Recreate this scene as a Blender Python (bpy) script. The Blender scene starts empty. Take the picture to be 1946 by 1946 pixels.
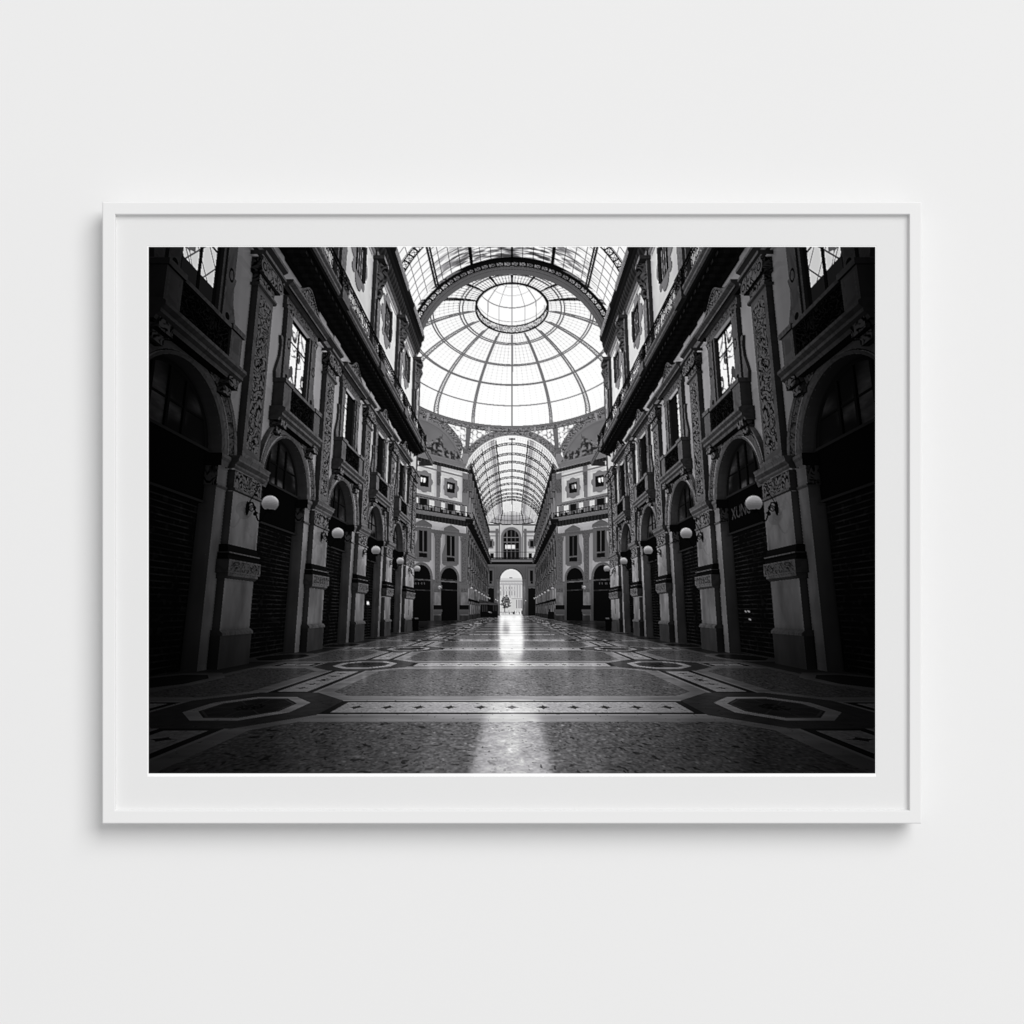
import bpy, bmesh, math
import numpy as np

scene = bpy.context.scene
col = scene.collection

# ---------------------------------------------------------------- camera, light, exposure
MPP = 0.80 / 1556.0            # metres on the wall per pixel of the photograph
MID = 973.0
DIST = 2.6                     # camera to wall
def pos(px, py, depth=0.0):
    """photo pixel -> place in front of the wall at that depth (x right, z up, wall at y = 0)"""
    k = MPP * (DIST - depth) / DIST
    return ((px - MID) * k, -depth, 1.5 - (py - MID) * k)

cam = bpy.data.cameras.new('camera'); camo = bpy.data.objects.new('camera', cam); col.objects.link(camo)
camo.location = (0, -DIST, 1.5); camo.rotation_euler = (math.pi / 2, 0, 0)
cam.sensor_width = 36.0; cam.lens = 36.0 * DIST / (1946 * MPP); cam.clip_end = 100
scene.camera = camo

world = bpy.data.worlds.new('World'); scene.world = world; world.use_nodes = True
bg = world.node_tree.nodes['Background']
bg.inputs[0].default_value = (1.0, 1.0, 1.003, 1); bg.inputs[1].default_value = 0.512

key = bpy.data.lights.new('softbox', 'AREA'); key.shape = 'SQUARE'; key.size = 19.0; key.energy = 7050.0
key.color = (1.0, 0.998, 0.994)
keyo = bpy.data.objects.new('softbox', key); col.objects.link(keyo)
keyo.location = (13.2, -22.0, 1.5 + 14.8)
d = np.array([0, 0, 1.5]) - np.array(keyo.location)
import mathutils
keyo.rotation_euler = mathutils.Vector(d).to_track_quat('-Z', 'Y').to_euler()

scene.view_settings.view_transform = 'Standard'; scene.view_settings.look = 'None'
scene.view_settings.exposure = 0.0; scene.view_settings.gamma = 1.0; scene.view_settings.use_curve_mapping = False
scene.render.engine = 'CYCLES'
scene.render.resolution_x = 1024; scene.render.resolution_y = 1024

# ---------------------------------------------------------------- helpers
def material(name, colour, rough=.6, spec=.3, noise=None, bump=None):
    m = bpy.data.materials.new(name); m.use_nodes = True
    nt = m.node_tree; b = nt.nodes['Principled BSDF']
    b.inputs['Roughness'].default_value = rough; b.inputs['Specular IOR Level'].default_value = spec
    b.inputs['Base Color'].default_value = (*colour, 1)
    tc = nt.nodes.new('ShaderNodeTexCoord')
    if noise:
        sc, amp = noise
        n = nt.nodes.new('ShaderNodeTexNoise'); n.inputs['Scale'].default_value = sc; n.inputs['Detail'].default_value = 5
        r = nt.nodes.new('ShaderNodeMapRange'); r.inputs['To Min'].default_value = 1 - amp; r.inputs['To Max'].default_value = 1 + amp
        x = nt.nodes.new('ShaderNodeMix'); x.data_type = 'RGBA'; x.blend_type = 'MULTIPLY'; x.inputs['Factor'].default_value = 1
        x.inputs['A'].default_value = (*colour, 1)
        nt.links.new(tc.outputs['Object'], n.inputs['Vector']); nt.links.new(n.outputs['Fac'], r.inputs['Value'])
        nt.links.new(r.outputs['Result'], x.inputs['B']); nt.links.new(x.outputs['Result'], b.inputs['Base Color'])
    if bump:
        sc, st, dist = bump
        n = nt.nodes.new('ShaderNodeTexNoise'); n.inputs['Scale'].default_value = sc; n.inputs['Detail'].default_value = 6
        bp = nt.nodes.new('ShaderNodeBump'); bp.inputs['Strength'].default_value = st; bp.inputs['Distance'].default_value = dist
        nt.links.new(tc.outputs['Object'], n.inputs['Vector']); nt.links.new(n.outputs['Fac'], bp.inputs['Height']); nt.links.new(bp.outputs['Normal'], b.inputs['Normal'])
    return m

def mesh_obj(name, verts, faces, mat, parent=None, smooth=False):
    me = bpy.data.meshes.new(name); me.from_pydata([tuple(map(float, v)) for v in verts], [], faces); me.validate()
    bm = bmesh.new(); bm.from_mesh(me); bmesh.ops.recalc_face_normals(bm, faces=bm.faces); bm.to_mesh(me); bm.free()
    me.materials.append(mat)
    o = bpy.data.objects.new(name, me); col.objects.link(o)
    if parent: o.parent = parent
    return o

def ring_sweep(name, profile, mat, parent, close=True):
    """mitred rectangular ring: profile is a list of (left, top, right, bottom, depth) rectangles, joined one to the next"""
    verts = []; faces = []
    for (l, t, r, b, dp) in profile:
        verts += [pos(l, t, dp), pos(r, t, dp), pos(r, b, dp), pos(l, b, dp)]
    n = len(profile)
    for i in range(n if close else n - 1):
        j = (i + 1) % n
        for k in range(4):
            faces.append((4 * i + k, 4 * i + (k + 1) % 4, 4 * j + (k + 1) % 4, 4 * j + k))
    return mesh_obj(name, verts, faces, mat, parent)

# ---------------------------------------------------------------- the printed photograph
# The print is a flat sheet.  Its ink tones are worked out here from a small line-and-plane
# description of the arcade it shows (all in code), and end up as one ink value per point of the sheet.
PX0, PY0, PW, PH = 282.2, 469.0, 1381.5, 1001.0      # picture area inside the sheet
FC, CXP, CYP, YHP, EYE = 1020.0, 973.0, 969.5, 1161.0, 1.4
TH = math.atan((YHP - CYP) / FC); CT, ST = math.cos(TH), math.sin(TH)
BAY, PIER0, WALLX = 5.75, 14.28, 7.4

MATS = ['sky', 'plaster', 'stone', 'carved', 'trim', 'dark', 'glass', 'shutter', 'sign', 'iron', 'globe', 'pane', 'railing',
        'soffit', 'vault', 'dome', 'ringlow', 'ringhole', 'ironlight', 'spandrel', 'lunette', 'panel', 'frame', 'lace', 'rim',
        'farvault', 'outside', 'tree', 'bright', 'mid', 'letter', 'plinth', 'lampiron', 'frieze', 'shaft', 'herm', 'apse', 'fardark', 'outdark', 'darkpane',
        'edge']
MI = {m: i for i, m in enumerate(MATS)}

def unproj_y(x, y, Y):
    k = (CYP - y) / FC
    zr = Y * (ST + k * CT) / (CT - k * ST)
    d = Y * CT + zr * ST
    return np.array([(x - CXP) * d / FC, Y, zr + EYE])

def unproj_plane(x, y, p0, n):
    r = np.array([(x - CXP) / FC, CT - (CYP - y) / FC * ST, ST + (CYP - y) / FC * CT])
    o = np.array([0, 0, EYE])
    t = np.dot(np.asarray(p0, float) - o, n) / np.dot(r, n)
    return o + r * t

class Geo:
    def __init__(self):
        self.q = []; self.m = []
    def quads(self, q, m):
        q = np.asarray(q, float).reshape(-1, 4, 3)
        self.q.append(q); self.m.append(np.full(len(q), MI[m], np.int32))
    def strip(self, a, b, m):                     # ribbon between two polylines
        a = np.asarray(a, float); b = np.asarray(b, float)
        self.quads(np.stack([a[:-1], a[1:], b[1:], b[:-1]], 1), m)
    def fan(self, c, pts, m):
        pts = np.asarray(pts, float); c = np.broadcast_to(np.asarray(c, float), pts[:-1].shape)
        self.quads(np.stack([c, pts[:-1], pts[1:], c], 1), m)

class Local:                                      # wall frame: s along the wall, o out of it, z up
    def __init__(self, g, f): self.g = g; self.f = f
    def P(self, s, o, z):
        s, o, z = np.broadcast_arrays(np.asarray(s, float), np.asarray(o, float), np.asarray(z, float))
        return self.f(s, o, z)
    def rect(self, s0, s1, o, z0, z1, m):
        self.g.quads(self.P([s0, s1, s1, s0], o, [z0, z0, z1, z1]), m)
    def box(self, s0, s1, o0, o1, z0, z1, m, mb=None, mt=None):
        P = self.P; g = self.g
        self.rect(s0, s1, o1, z0, z1, m)
        for s in (s0, s1): g.quads(P([s] * 4, [o0, o1, o1, o0], [z0, z0, z1, z1]), m)
        g.quads(P([s0, s1, s1, s0], [o0, o0, o1, o1], [z0] * 4), mb or m)
        g.quads(P([s0, s1, s1, s0], [o0, o0, o1, o1], [z1] * 4), mt or m)
    def slope(self, s0, s1, oa, za, ob, zb, m):   # moulding face
        self.g.quads(self.P([s0, s1, s1, s0], [oa, oa, ob, ob], [za, za, zb, zb]), m)
    def arc(self, sc, zc, r, o, n=22, a0=0., a1=math.pi):
        a = np.linspace(a0, a1, n + 1); return self.P(sc + r * np.cos(a), o, zc + r * np.sin(a))
    def annulus(self, sc, zc, r0, r1, o, m, n=22, o2=None, **k):
        self.g.strip(self.arc(sc, zc, r0, o, n, **k), self.arc(sc, zc, r1, o if o2 is None else o2, n, **k), m)
    def disc(self, sc, zc, r, o, m, n=16, ry=None):
        a = np.linspace(0, 2 * math.pi, n + 1)
        self.g.fan(self.P([sc], [o], [zc])[0], self.P(sc + r * np.cos(a), o, zc + (ry or r) * np.sin(a)), m)
    def poly(self, pts, o, m):                    # convex outline
        pts = np.asarray(pts, float); pts = np.vstack([pts, pts[:1]])
        c = pts[:-1].mean(0)
        self.g.fan(self.P([c[0]], [o], [c[1]])[0], self.P(pts[:, 0], o, pts[:, 1]), m)

def tube(g, pts, r, m, n=5):
    pts = np.asarray(pts, float); t = np.gradient(pts, axis=0); t /= np.linalg.norm(t, axis=1)[:, None] + 1e-9
    u = np.cross(t, [0.3, 0.2, 1.0]); u /= np.linalg.norm(u, axis=1)[:, None] + 1e-9; v = np.cross(t, u)
    rr = np.broadcast_to(r, (len(pts),))[:, None]
    rings = [pts + rr * (math.cos(a) * u + math.sin(a) * v) for a in np.linspace(0, 2 * math.pi, n + 1)]
    for a, b in zip(rings[:-1], rings[1:]): g.strip(a, b, m)

def sphere(g, c, r, m, nu=20, nv=12, cut=-0.85):
    ph = np.linspace(math.asin(cut), math.pi / 2, nv + 1); th = np.linspace(0, 2 * math.pi, nu + 1)
    for a, b in zip(ph[:-1], ph[1:]):
        ra = np.stack([np.cos(a) * np.cos(th), np.cos(a) * np.sin(th), np.full_like(th, np.sin(a))], 1) * r + c
        rb = np.stack([np.cos(b) * np.cos(th), np.cos(b) * np.sin(th), np.full_like(th, np.sin(b))], 1) * r + c
        g.strip(ra, rb, m)

def mouldings(L, s0, s1, prof, m, ends=True):
    for (oa, za), (ob, zb) in zip(prof[:-1], prof[1:]):
        L.slope(s0, s1, oa, za, ob, zb, m)
        if ends:
            for s in (s0, s1): L.g.quads(L.P([s] * 4, [0, oa, ob, 0], [za, za, zb, zb]), m)

def pier(L, c, fine):
    L.box(c - .80, c + .80, -.05, .26, 0, .80, 'plinth')
    mouldings(L, c - .80, c + .80, [(.30, .80), (.30, .86), (.26, .90), (.21, .94)], 'trim')
    L.box(c - .74, c + .74, -.05, .2, .94, 2.2, 'shaft')
    mouldings(L, c - .80, c + .80, [(.22, 2.2), (.30, 2.27), (.30, 2.34)], 'trim')
    L.box(c - .86, c + .86, -.05, .33, 2.34, 2.68, 'trim')
    L.rect(c - .78, c + .78, .335, 2.38, 2.64, 'frieze')
    mouldings(L, c - .84, c + .84, [(.30, 2.68), (.26, 2.78), (.30, 2.84)], 'dark')
    mouldings(L, c - .84, c + .84, [(.30, 2.84), (.30, 2.87)], 'trim')
    mouldings(L, c - .80, c + .80, [(.24, 2.87), (.24, 2.98), (.20, 3.07)], 'dark')
    L.box(c - .74, c + .74, -.05, .2, 3.07, 4.45, 'shaft')
    mouldings(L, c - .76, c + .76, [(.21, 4.45), (.25, 4.48), (.25, 4.53)], 'trim')
    L.box(c - .74, c + .74, -.05, .2, 4.53, 5.02, 'trim')
    L.rect(c - .70, c + .70, .205, 4.56, 5.00, 'carved')
    mouldings(L, c - .88, c + .88, [(.22, 5.02), (.26, 5.08), (.26, 5.13), (.34, 5.22), (.34, 5.27), (.38, 5.36)], 'trim')
    L.g.quads(L.P([c - .88, c + .88, c + .88, c - .88], [0, 0, .38, .38], [5.361] * 4), 'trim')
    # lamp arm plate
    # pilaster
    L.box(c - .56, c + .56, 0, .24, 5.36, 5.55, 'trim')
    L.box(c - .48, c + .48, 0, .2, 5.55, 10.5, 'stone')
    L.rect(c - .42, c + .42, .212, 5.62, 10.4, 'stone')
    L.rect(c - .34, c + .34, .203 if 0 else .214, 5.72, 10.3, 'carved')
    mouldings(L, c - .56, c + .56, [(.22, 10.45), (.28, 10.5), (.28, 10.56)], 'trim')
    L.box(c - .48, c + .48, 0, .22, 10.56, 10.85, 'carved')
    L.box(c - .60, c + .60, 0, .34, 10.85, 11.32, 'carved')
    if fine:
        for d in (-.52, .52):
            L.disc(c + d, 11.05, .2, .36, 'trim'); L.disc(c + d, 11.05, .13, .362, 'dark'); L.disc(c + d, 11.05, .08, .364, 'trim')
    mouldings(L, c - .70, c + .70, [(.36, 11.32), (.44, 11.36), (.44, 11.45)], 'trim')

def window_bay(L, c, fine, lit=0):
    # ground arch
    r = 1.68; zc = 5.3
    a = np.linspace(0, math.pi, 25)
    arc = np.stack([c + r * np.cos(a), zc + r * np.sin(a)], 1)
    top = 7.6
    out = np.stack([c + 2.14 * np.sign(np.cos(a)) * np.minimum(1, np.abs(np.cos(a)) * 1.42), np.where(np.abs(np.cos(a)) > .705, zc + (top - zc) * np.clip(np.tan(np.minimum(a, math.pi - a)), 0, 1), top)], 1)
    L.g.strip(L.P(arc[:, 0], 0, arc[:, 1]), L.P(out[:, 0], 0, out[:, 1]), 'plaster')
    L.rect(c - 2.14, c + 2.14, 0, top, 13.1, 'plaster')
    for s in (-1, 1):
        L.rect(c + s * 1.68, c + s * 2.14, 0, 0, zc, 'shaft')
        L.rect(c + s * 2.13, c + s * 2.9, 0, 0, 13.1, 'plaster')
        L.g.quads(L.P([c + s * r] * 4, [0, -.6, -.6, 0], [0, 0, 4.5, 4.5]), 'shaft')
        L.g.quads(L.P([c + s * (r - .05)] * 4, [.02, -1.0, -1.0, .02], [4.5, 4.5, 5.02, 5.02]), 'carved')
        mouldings(L, min(c + s * (r - .12), c + s * 2.2), max(c + s * (r - .12), c + s * 2.2), [(.06, 5.02), (.1, 5.15), (.14, 5.22), (.14, 5.3)], 'trim')
        mouldings(L, min(c + s * (r - .04), c + s * 2.2), max(c + s * (r - .04), c + s * 2.2), [(.02, 4.45), (.05, 4.5), (.05, 4.53)], 'trim')
        L.g.quads(L.P([c + s * (r - .12)] * 4, [0.14, -1, -1, .14], [4.98, 4.98, 5.3, 5.3]), 'dark')
    for r0, r1, o0, o1, m in ((1.68, 1.76, .03, .08, 'trim'), (1.76, 1.79, .02, .02, 'dark'), (1.79, 1.95, .05, .05, 'trim'), (1.95, 1.98, .04, .04, 'dark'),
                              (1.98, 2.12, .07, .12, 'frieze'), (2.12, 2.15, .10, .10, 'dark'), (2.15, 2.23, .12, .15, 'trim')):
        L.annulus(c, zc, r0, r1, o0, m, o2=o1, n=28)
    L.g.strip(L.arc(c, zc, 2.23, .15), L.arc(c, zc, 2.23, 0), 'trim')
    L.g.strip(L.arc(c, zc, r, .05), L.arc(c, zc, r, -.8), 'shaft')
    # recess
    o = -.30
    L.rect(c - 2.6, c + 2.6, -1.2, -.1, 7.5, 'dark')
    L.rect(c - 2.1, c + 2.1, o - .10, -.05, 4.1, 'shutter')
    L.rect(c - 1.95, c + 1.95, o, 4.06, 5.36, 'sign')
    L.box(c - 1.9, c + 1.9, o - .1, o + .05, 4.03, 4.09, 'edge')
    L.box(c - 1.9, c + 1.9, o - .1, o + .05, 5.34, 5.41, 'edge')
    L.rect(c - 1.95, c + 1.95, o - .08, 5.4, 7.25, 'glass')
    L.annulus(c, zc, 1.56, 1.95, o, 'dark')
    for d in (-.62, 0, .62): L.box(c + d - .04, c + d + .04, o - .08, o - .02, 5.4, 5.3 + math.sqrt(1.6 ** 2 - d * d), 'dark')
    L.box(c - 1.7, c + 1.7, o - .08, o - .05, 6.1, 6.15, 'dark')
    # balcony of the first floor window
    for s in (-1, 1):
        L.box(c + s * 1.35 - .22, c + s * 1.35 + .22, 0, .36, 6.95, 7.2, 'carved')
        L.box(c + s * 1.35 - .18, c + s * 1.35 + .18, 0, .22, 6.75, 6.95, 'carved')
    mouldings(L, c - 1.66, c + 1.66, [(.3, 7.12), (.34, 7.2), (.42, 7.26), (.42, 7.34), (.5, 7.42), (.5, 7.5), (.4, 7.56)], 'trim')
    L.g.quads(L.P([c - 1.66, c + 1.66, c + 1.66, c - 1.66], [0, 0, .3, .3], [7.12] * 4), 'soffit')
    for s in (-1, 1):
        p = c + s * 1.28
        L.box(p - .27, p + .27, 0, .36, 7.5, 8.36, 'stone')
        L.rect(p - .2, p + .2, .362, 7.58, 8.28, 'trim'); L.rect(p - .15, p + .15, .364, 7.62, 8.24, 'stone')
        L.box(p - .31, p + .31, 0, .42, 8.36, 8.5, 'trim')
        q = c + s * 1.07
        L.box(q - .2, q + .2, 0, .16, 8.5, 11.1, 'trim'); L.rect(q - .13, q + .13, .165, 8.6, 10.9, 'stone')
        if fine:
            L.disc(q, 9.9, .12, .18, 'dark', ry=.2); L.disc(q, 9.9, .08, .182, 'trim', ry=.13); L.disc(q, 8.75, .1, .18, 'dark')
            L.disc(q, 10.95, .16, .2, 'carved')
        w = c + s * 1.3
        zz = np.array([8.5, 8.7, 8.95, 9.3, 9.7, 10.0]); wd = np.array([.30, .34, .26, .12, .08, .16])
        L.g.strip(L.P(np.full(6, w), .1, zz), L.P(w + s * wd, .1, zz), 'trim')
        L.g.strip(L.P(w + s * wd, .1, zz), L.P(w + s * wd, 0, zz), 'stone')
        L.disc(w + s * .17, 8.72, .12, .11, 'stone')
    L.rect(c - 1.02, c + 1.02, .3, 7.56, 8.36, 'lace')
    L.box(c - 1.02, c + 1.02, .26, .38, 8.36, 8.46, 'trim')
    # window
    for s in (-1, 1):
        L.box(min(c + s * .78, c + s * .9), max(c + s * .78, c + s * .9), -.05, .1, 8.46, 11.1, 'stone')
        L.g.quads(L.P([c + s * .78] * 4, [.1, -.3, -.3, .1], [8.4, 8.4, 11.1, 11.1]), 'stone')
    L.g.quads(L.P([c - .78, c + .78, c + .78, c - .78], [.1, .1, -.3, -.3], [10.95] * 4), 'soffit')
    L.rect(c - .78, c + .78, .004, 8.4, 11.05, 'dark')
    L.rect(c - .62, c + .62, .008, 8.75, 10.9, 'darkpane')
    if lit: L.rect(c - .62, c + (.62 if lit == 2 else -.2), .010, 8.75, 10.9, 'pane')
    L.box(c - .05, c + .05, .0, .03, 8.5, 10.95, 'dark')
    L.rect(c - .62, c + .62, .012, 10.2, 10.27, 'dark')
    mouldings(L, c - 1.36, c + 1.36, [(.16, 11.02), (.2, 11.12), (.14, 11.15), (.14, 11.4), (.24, 11.46)], 'trim')
    L.rect(c - 1.3, c + 1.3, .145, 11.18, 11.38, 'frieze')
    mouldings(L, c - 1.75, c + 1.75, [(.2, 11.46), (.34, 11.52), (.34, 11.58), (.46, 11.68), (.46, 11.76)], 'trim')
    L.g.quads(L.P([c - 1.75, c + 1.75, c + 1.75, c - 1.75], [0, 0, .34, .34], [11.5] * 4), 'soffit')
    t = np.linspace(-1, 1, 25)
    hh = 11.78 + .5 * np.exp(-(t / .36) ** 2) + .2 * (1 - t * t)
    L.g.strip(L.P(c + t * 1.6, .3, np.full(25, 11.76)), L.P(c + t * 1.6, .3, hh), 'carved')
    L.g.strip(L.P(c + t * 1.6, .33, hh), L.P(c + t * 1.6, .33, hh + .07), 'trim')
    L.g.strip(L.P(c + t * 1.6, .33, hh + .07), L.P(c + t * 1.6, 0., hh + .07), 'dark')
    # entablature behind
    for s in (-1, 1):
        e0, e1 = sorted((c + s * 1.75, c + s * 2.9))
        mouldings(L, e0, e1, [(.1, 11.45), (.2, 11.5), (.2, 11.6), (.1, 11.64), (.1, 11.86), (.28, 11.96), (.28, 12.06)], 'trim', ends=False)
        L.rect(c + s * 1.6, c + s * 2.4, .05, 12.2, 12.9, 'plaster')

def lobed(L, c, z, k, o, m):
    L.rect(c - .78 * k, c + .78 * k, o, z - 1.05 * k, z + 1.05 * k, m)
    for dx, dz, r in ((0, 1.05, .5), (0, -1.05, .5), (.8, 0, .5), (-.8, 0, .5), (.72, .95, .22), (-.72, .95, .22), (.72, -.95, .22), (-.72, -.95, .22)):
        L.disc(c + dx * k, z + dz * k, r * k, o, m)

def upper_bay(L, c, p, fine):
    # wall above the gallery; c bay centre, p pier centre
    L.rect(c - 2.9, c + 2.9, .1, 13.0, 20.2, 'plaster')
    zc = 17.95
    lobed(L, c, zc, 1.10, .13, 'herm'); lobed(L, c, zc, 1.06, .16, 'frame'); 
    L.rect(c - .78, c + .78, .165, zc - 1.1, zc + 1.1, 'stone')
    L.rect(c - .62, c + .62, .17, zc - .98, zc + .98, 'dark')
    L.g.quads(L.P([c + .62] * 4, [.3, .0, .0, .3], [zc - .98, zc - .98, zc + .98, zc + .98]), 'stone')
    for d in (-.3, .02, .3): L.rect(c + d - .05, c + d + .05, .18, zc - .95, zc + .6, 'mid')
    L.rect(c - 2.1, c + 2.1, .12, 19.55, 19.68, 'trim')
    # pilaster strip with herm figure
    L.box(p - .42, p + .42, .1, .3, 13.0, 20.2, 'stone')
    L.box(p - .3, p + .3, .3, .42, 15.2, 17.4, 'trim')
    zz = np.linspace(17.3, 19.6, 9); ww = np.array([.2, .26, .36, .3, .42, .46, .3, .34, .2])
    oo = np.array([.4, .5, .62, .55, .7, .8, .7, .8, .75])
    for s in (-1, 1):
        L.g.strip(L.P(np.full(9, p), oo, zz), L.P(p + s * ww, .35, zz), 'herm')
    L.box(p - .5, p + .5, .1, .7, 19.6, 19.8, 'trim')
    mouldings(L, c - 2.9, c + 2.9, [(.15, 19.75), (.2, 19.85), (.2, 20.1), (.34, 20.2)], 'trim', ends=False)
    mouldings(L, c - 2.9, c + 2.9, [(.34, 20.2), (.5, 20.5), (.55, 20.75)], 'soffit', ends=False)
    mouldings(L, c - 2.9, c + 2.9, [(.55, 20.75), (.62, 20.9), (.62, 21.2), (.8, 21.4)], 'dark', ends=False)
    mouldings(L, c - 1.5, c + 2.3, [(.80, 21.35), (.86, 21.5), (.86, 21.75)], 'trim')
    mouldings(L, c - 2.9, c + 2.9, [(.80, 21.4), (.80, 21.75), (.5, 21.8)], 'dark', ends=False)

def gallery(L, y0, y1, breaks, fine):
    n = 1
    mouldings(L, y0, y1, [(0.0, 12.62), (.22, 12.7), (.3, 12.72), (.8, 12.68), (1.0, 12.66)], 'soffit', ends=False)
    if fine:
        for s in np.arange(y0, y1, .42): L.box(s, s + .2, .2, .86, 12.56, 12.7, 'soffit')
    mouldings(L, y0, y1, [(1.0, 12.66), (1.0, 12.82), (1.06, 12.86), (1.06, 13.05)], 'dark')
    for b in breaks:
        mouldings(L, b + .5, b + BAY - .35, [(1.06, 12.72), (1.12, 12.78), (1.12, 12.86), (1.1, 12.9), (1.17, 12.98), (1.17, 13.06)], 'trim')
        L.box(b - .4, b + .45, 1.0, 1.2, 12.66, 13.1, 'stone')
        L.box(b - .35, b + .4, 1.02, 1.16, 13.1, 13.9, 'railing')
    # iron railing
    z0, z1 = 13.1, 13.92
    L.box(y0, y1, 1.04, 1.10, z1, z1 + .06, 'iron'); L.box(y0, y1, 1.05, 1.09, z0, z0 + .05, 'iron'); L.box(y0, y1, 1.05, 1.09, z1 - .18, z1 - .14, 'iron')
    s = np.arange(y0, y1, .145 if fine else .3)
    for d0, d1 in ((0, .0), (-.07, .07), (.07, -.07)):
        a = L.P(s + d0, 1.07, np.full(len(s), z0)); b = L.P(s + d1, 1.07, np.full(len(s), z1))
        w = L.P(s + d0 + .028, 1.07, np.full(len(s), z0)) - a
        L.g.quads(np.stack([a, a + w, b + w, b], 1), 'iron')
    ss = np.arange(y0, y1, .58)
    for q in ss: L.annulus(q, 13.45, .12, .17, 1.075, 'iron', n=8, a1=2 * math.pi)

def lamp(g, f, c):
    # bracket lamp on a pier: f local frame, o measured from the wall plane
    P = lambda s, o, z: f.P([s], [o], [z])[0]
    L = f
    L.disc(c, 4.13, .10, .23, 'lampiron', ry=.2); L.disc(c, 4.13, .06, .26, 'lampiron', ry=.12)
    t = np.linspace(0, 1, 14)
    o = .22 + .62 * t; z = 4.2 + .12 * np.sin(t * 2.6 * math.pi) * (1 - t) - .62 * np.sin(np.clip((t - .25) / .75, 0, 1) * math.pi) ** 1.3 * .62
    arm = np.stack([np.array([c] * 14), o, z], 1)
    tube(g, f.P(arm[:, 0], arm[:, 1], arm[:, 2]), .022, 'lampiron')
    for (oo, zo, rr) in ((.36, 4.12, .10), (.46, 3.98, .06)):
        a = np.linspace(0, 3.2 * math.pi, 26); r = rr * (1 - a / a[-1] * .75)
        tube(g, f.P(np.full(26, c), oo + r * np.cos(a), zo + r * np.sin(a)), .016, 'lampiron', 4)
    tube(g, f.P(np.array([c, c]), np.array([.22, .5]), np.array([4.2, 4.75])), .014, 'lampiron', 4)
    sphere(g, f.P([c], [.84], [4.27])[0], .212, 'globe')
    base = f.P([c], [.84], [4.27])[0]
    tube(g, np.stack([base + [0, 0, -.27], base + [0, 0, -.18]]), [.08, .13], 'lampiron', 10)

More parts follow.
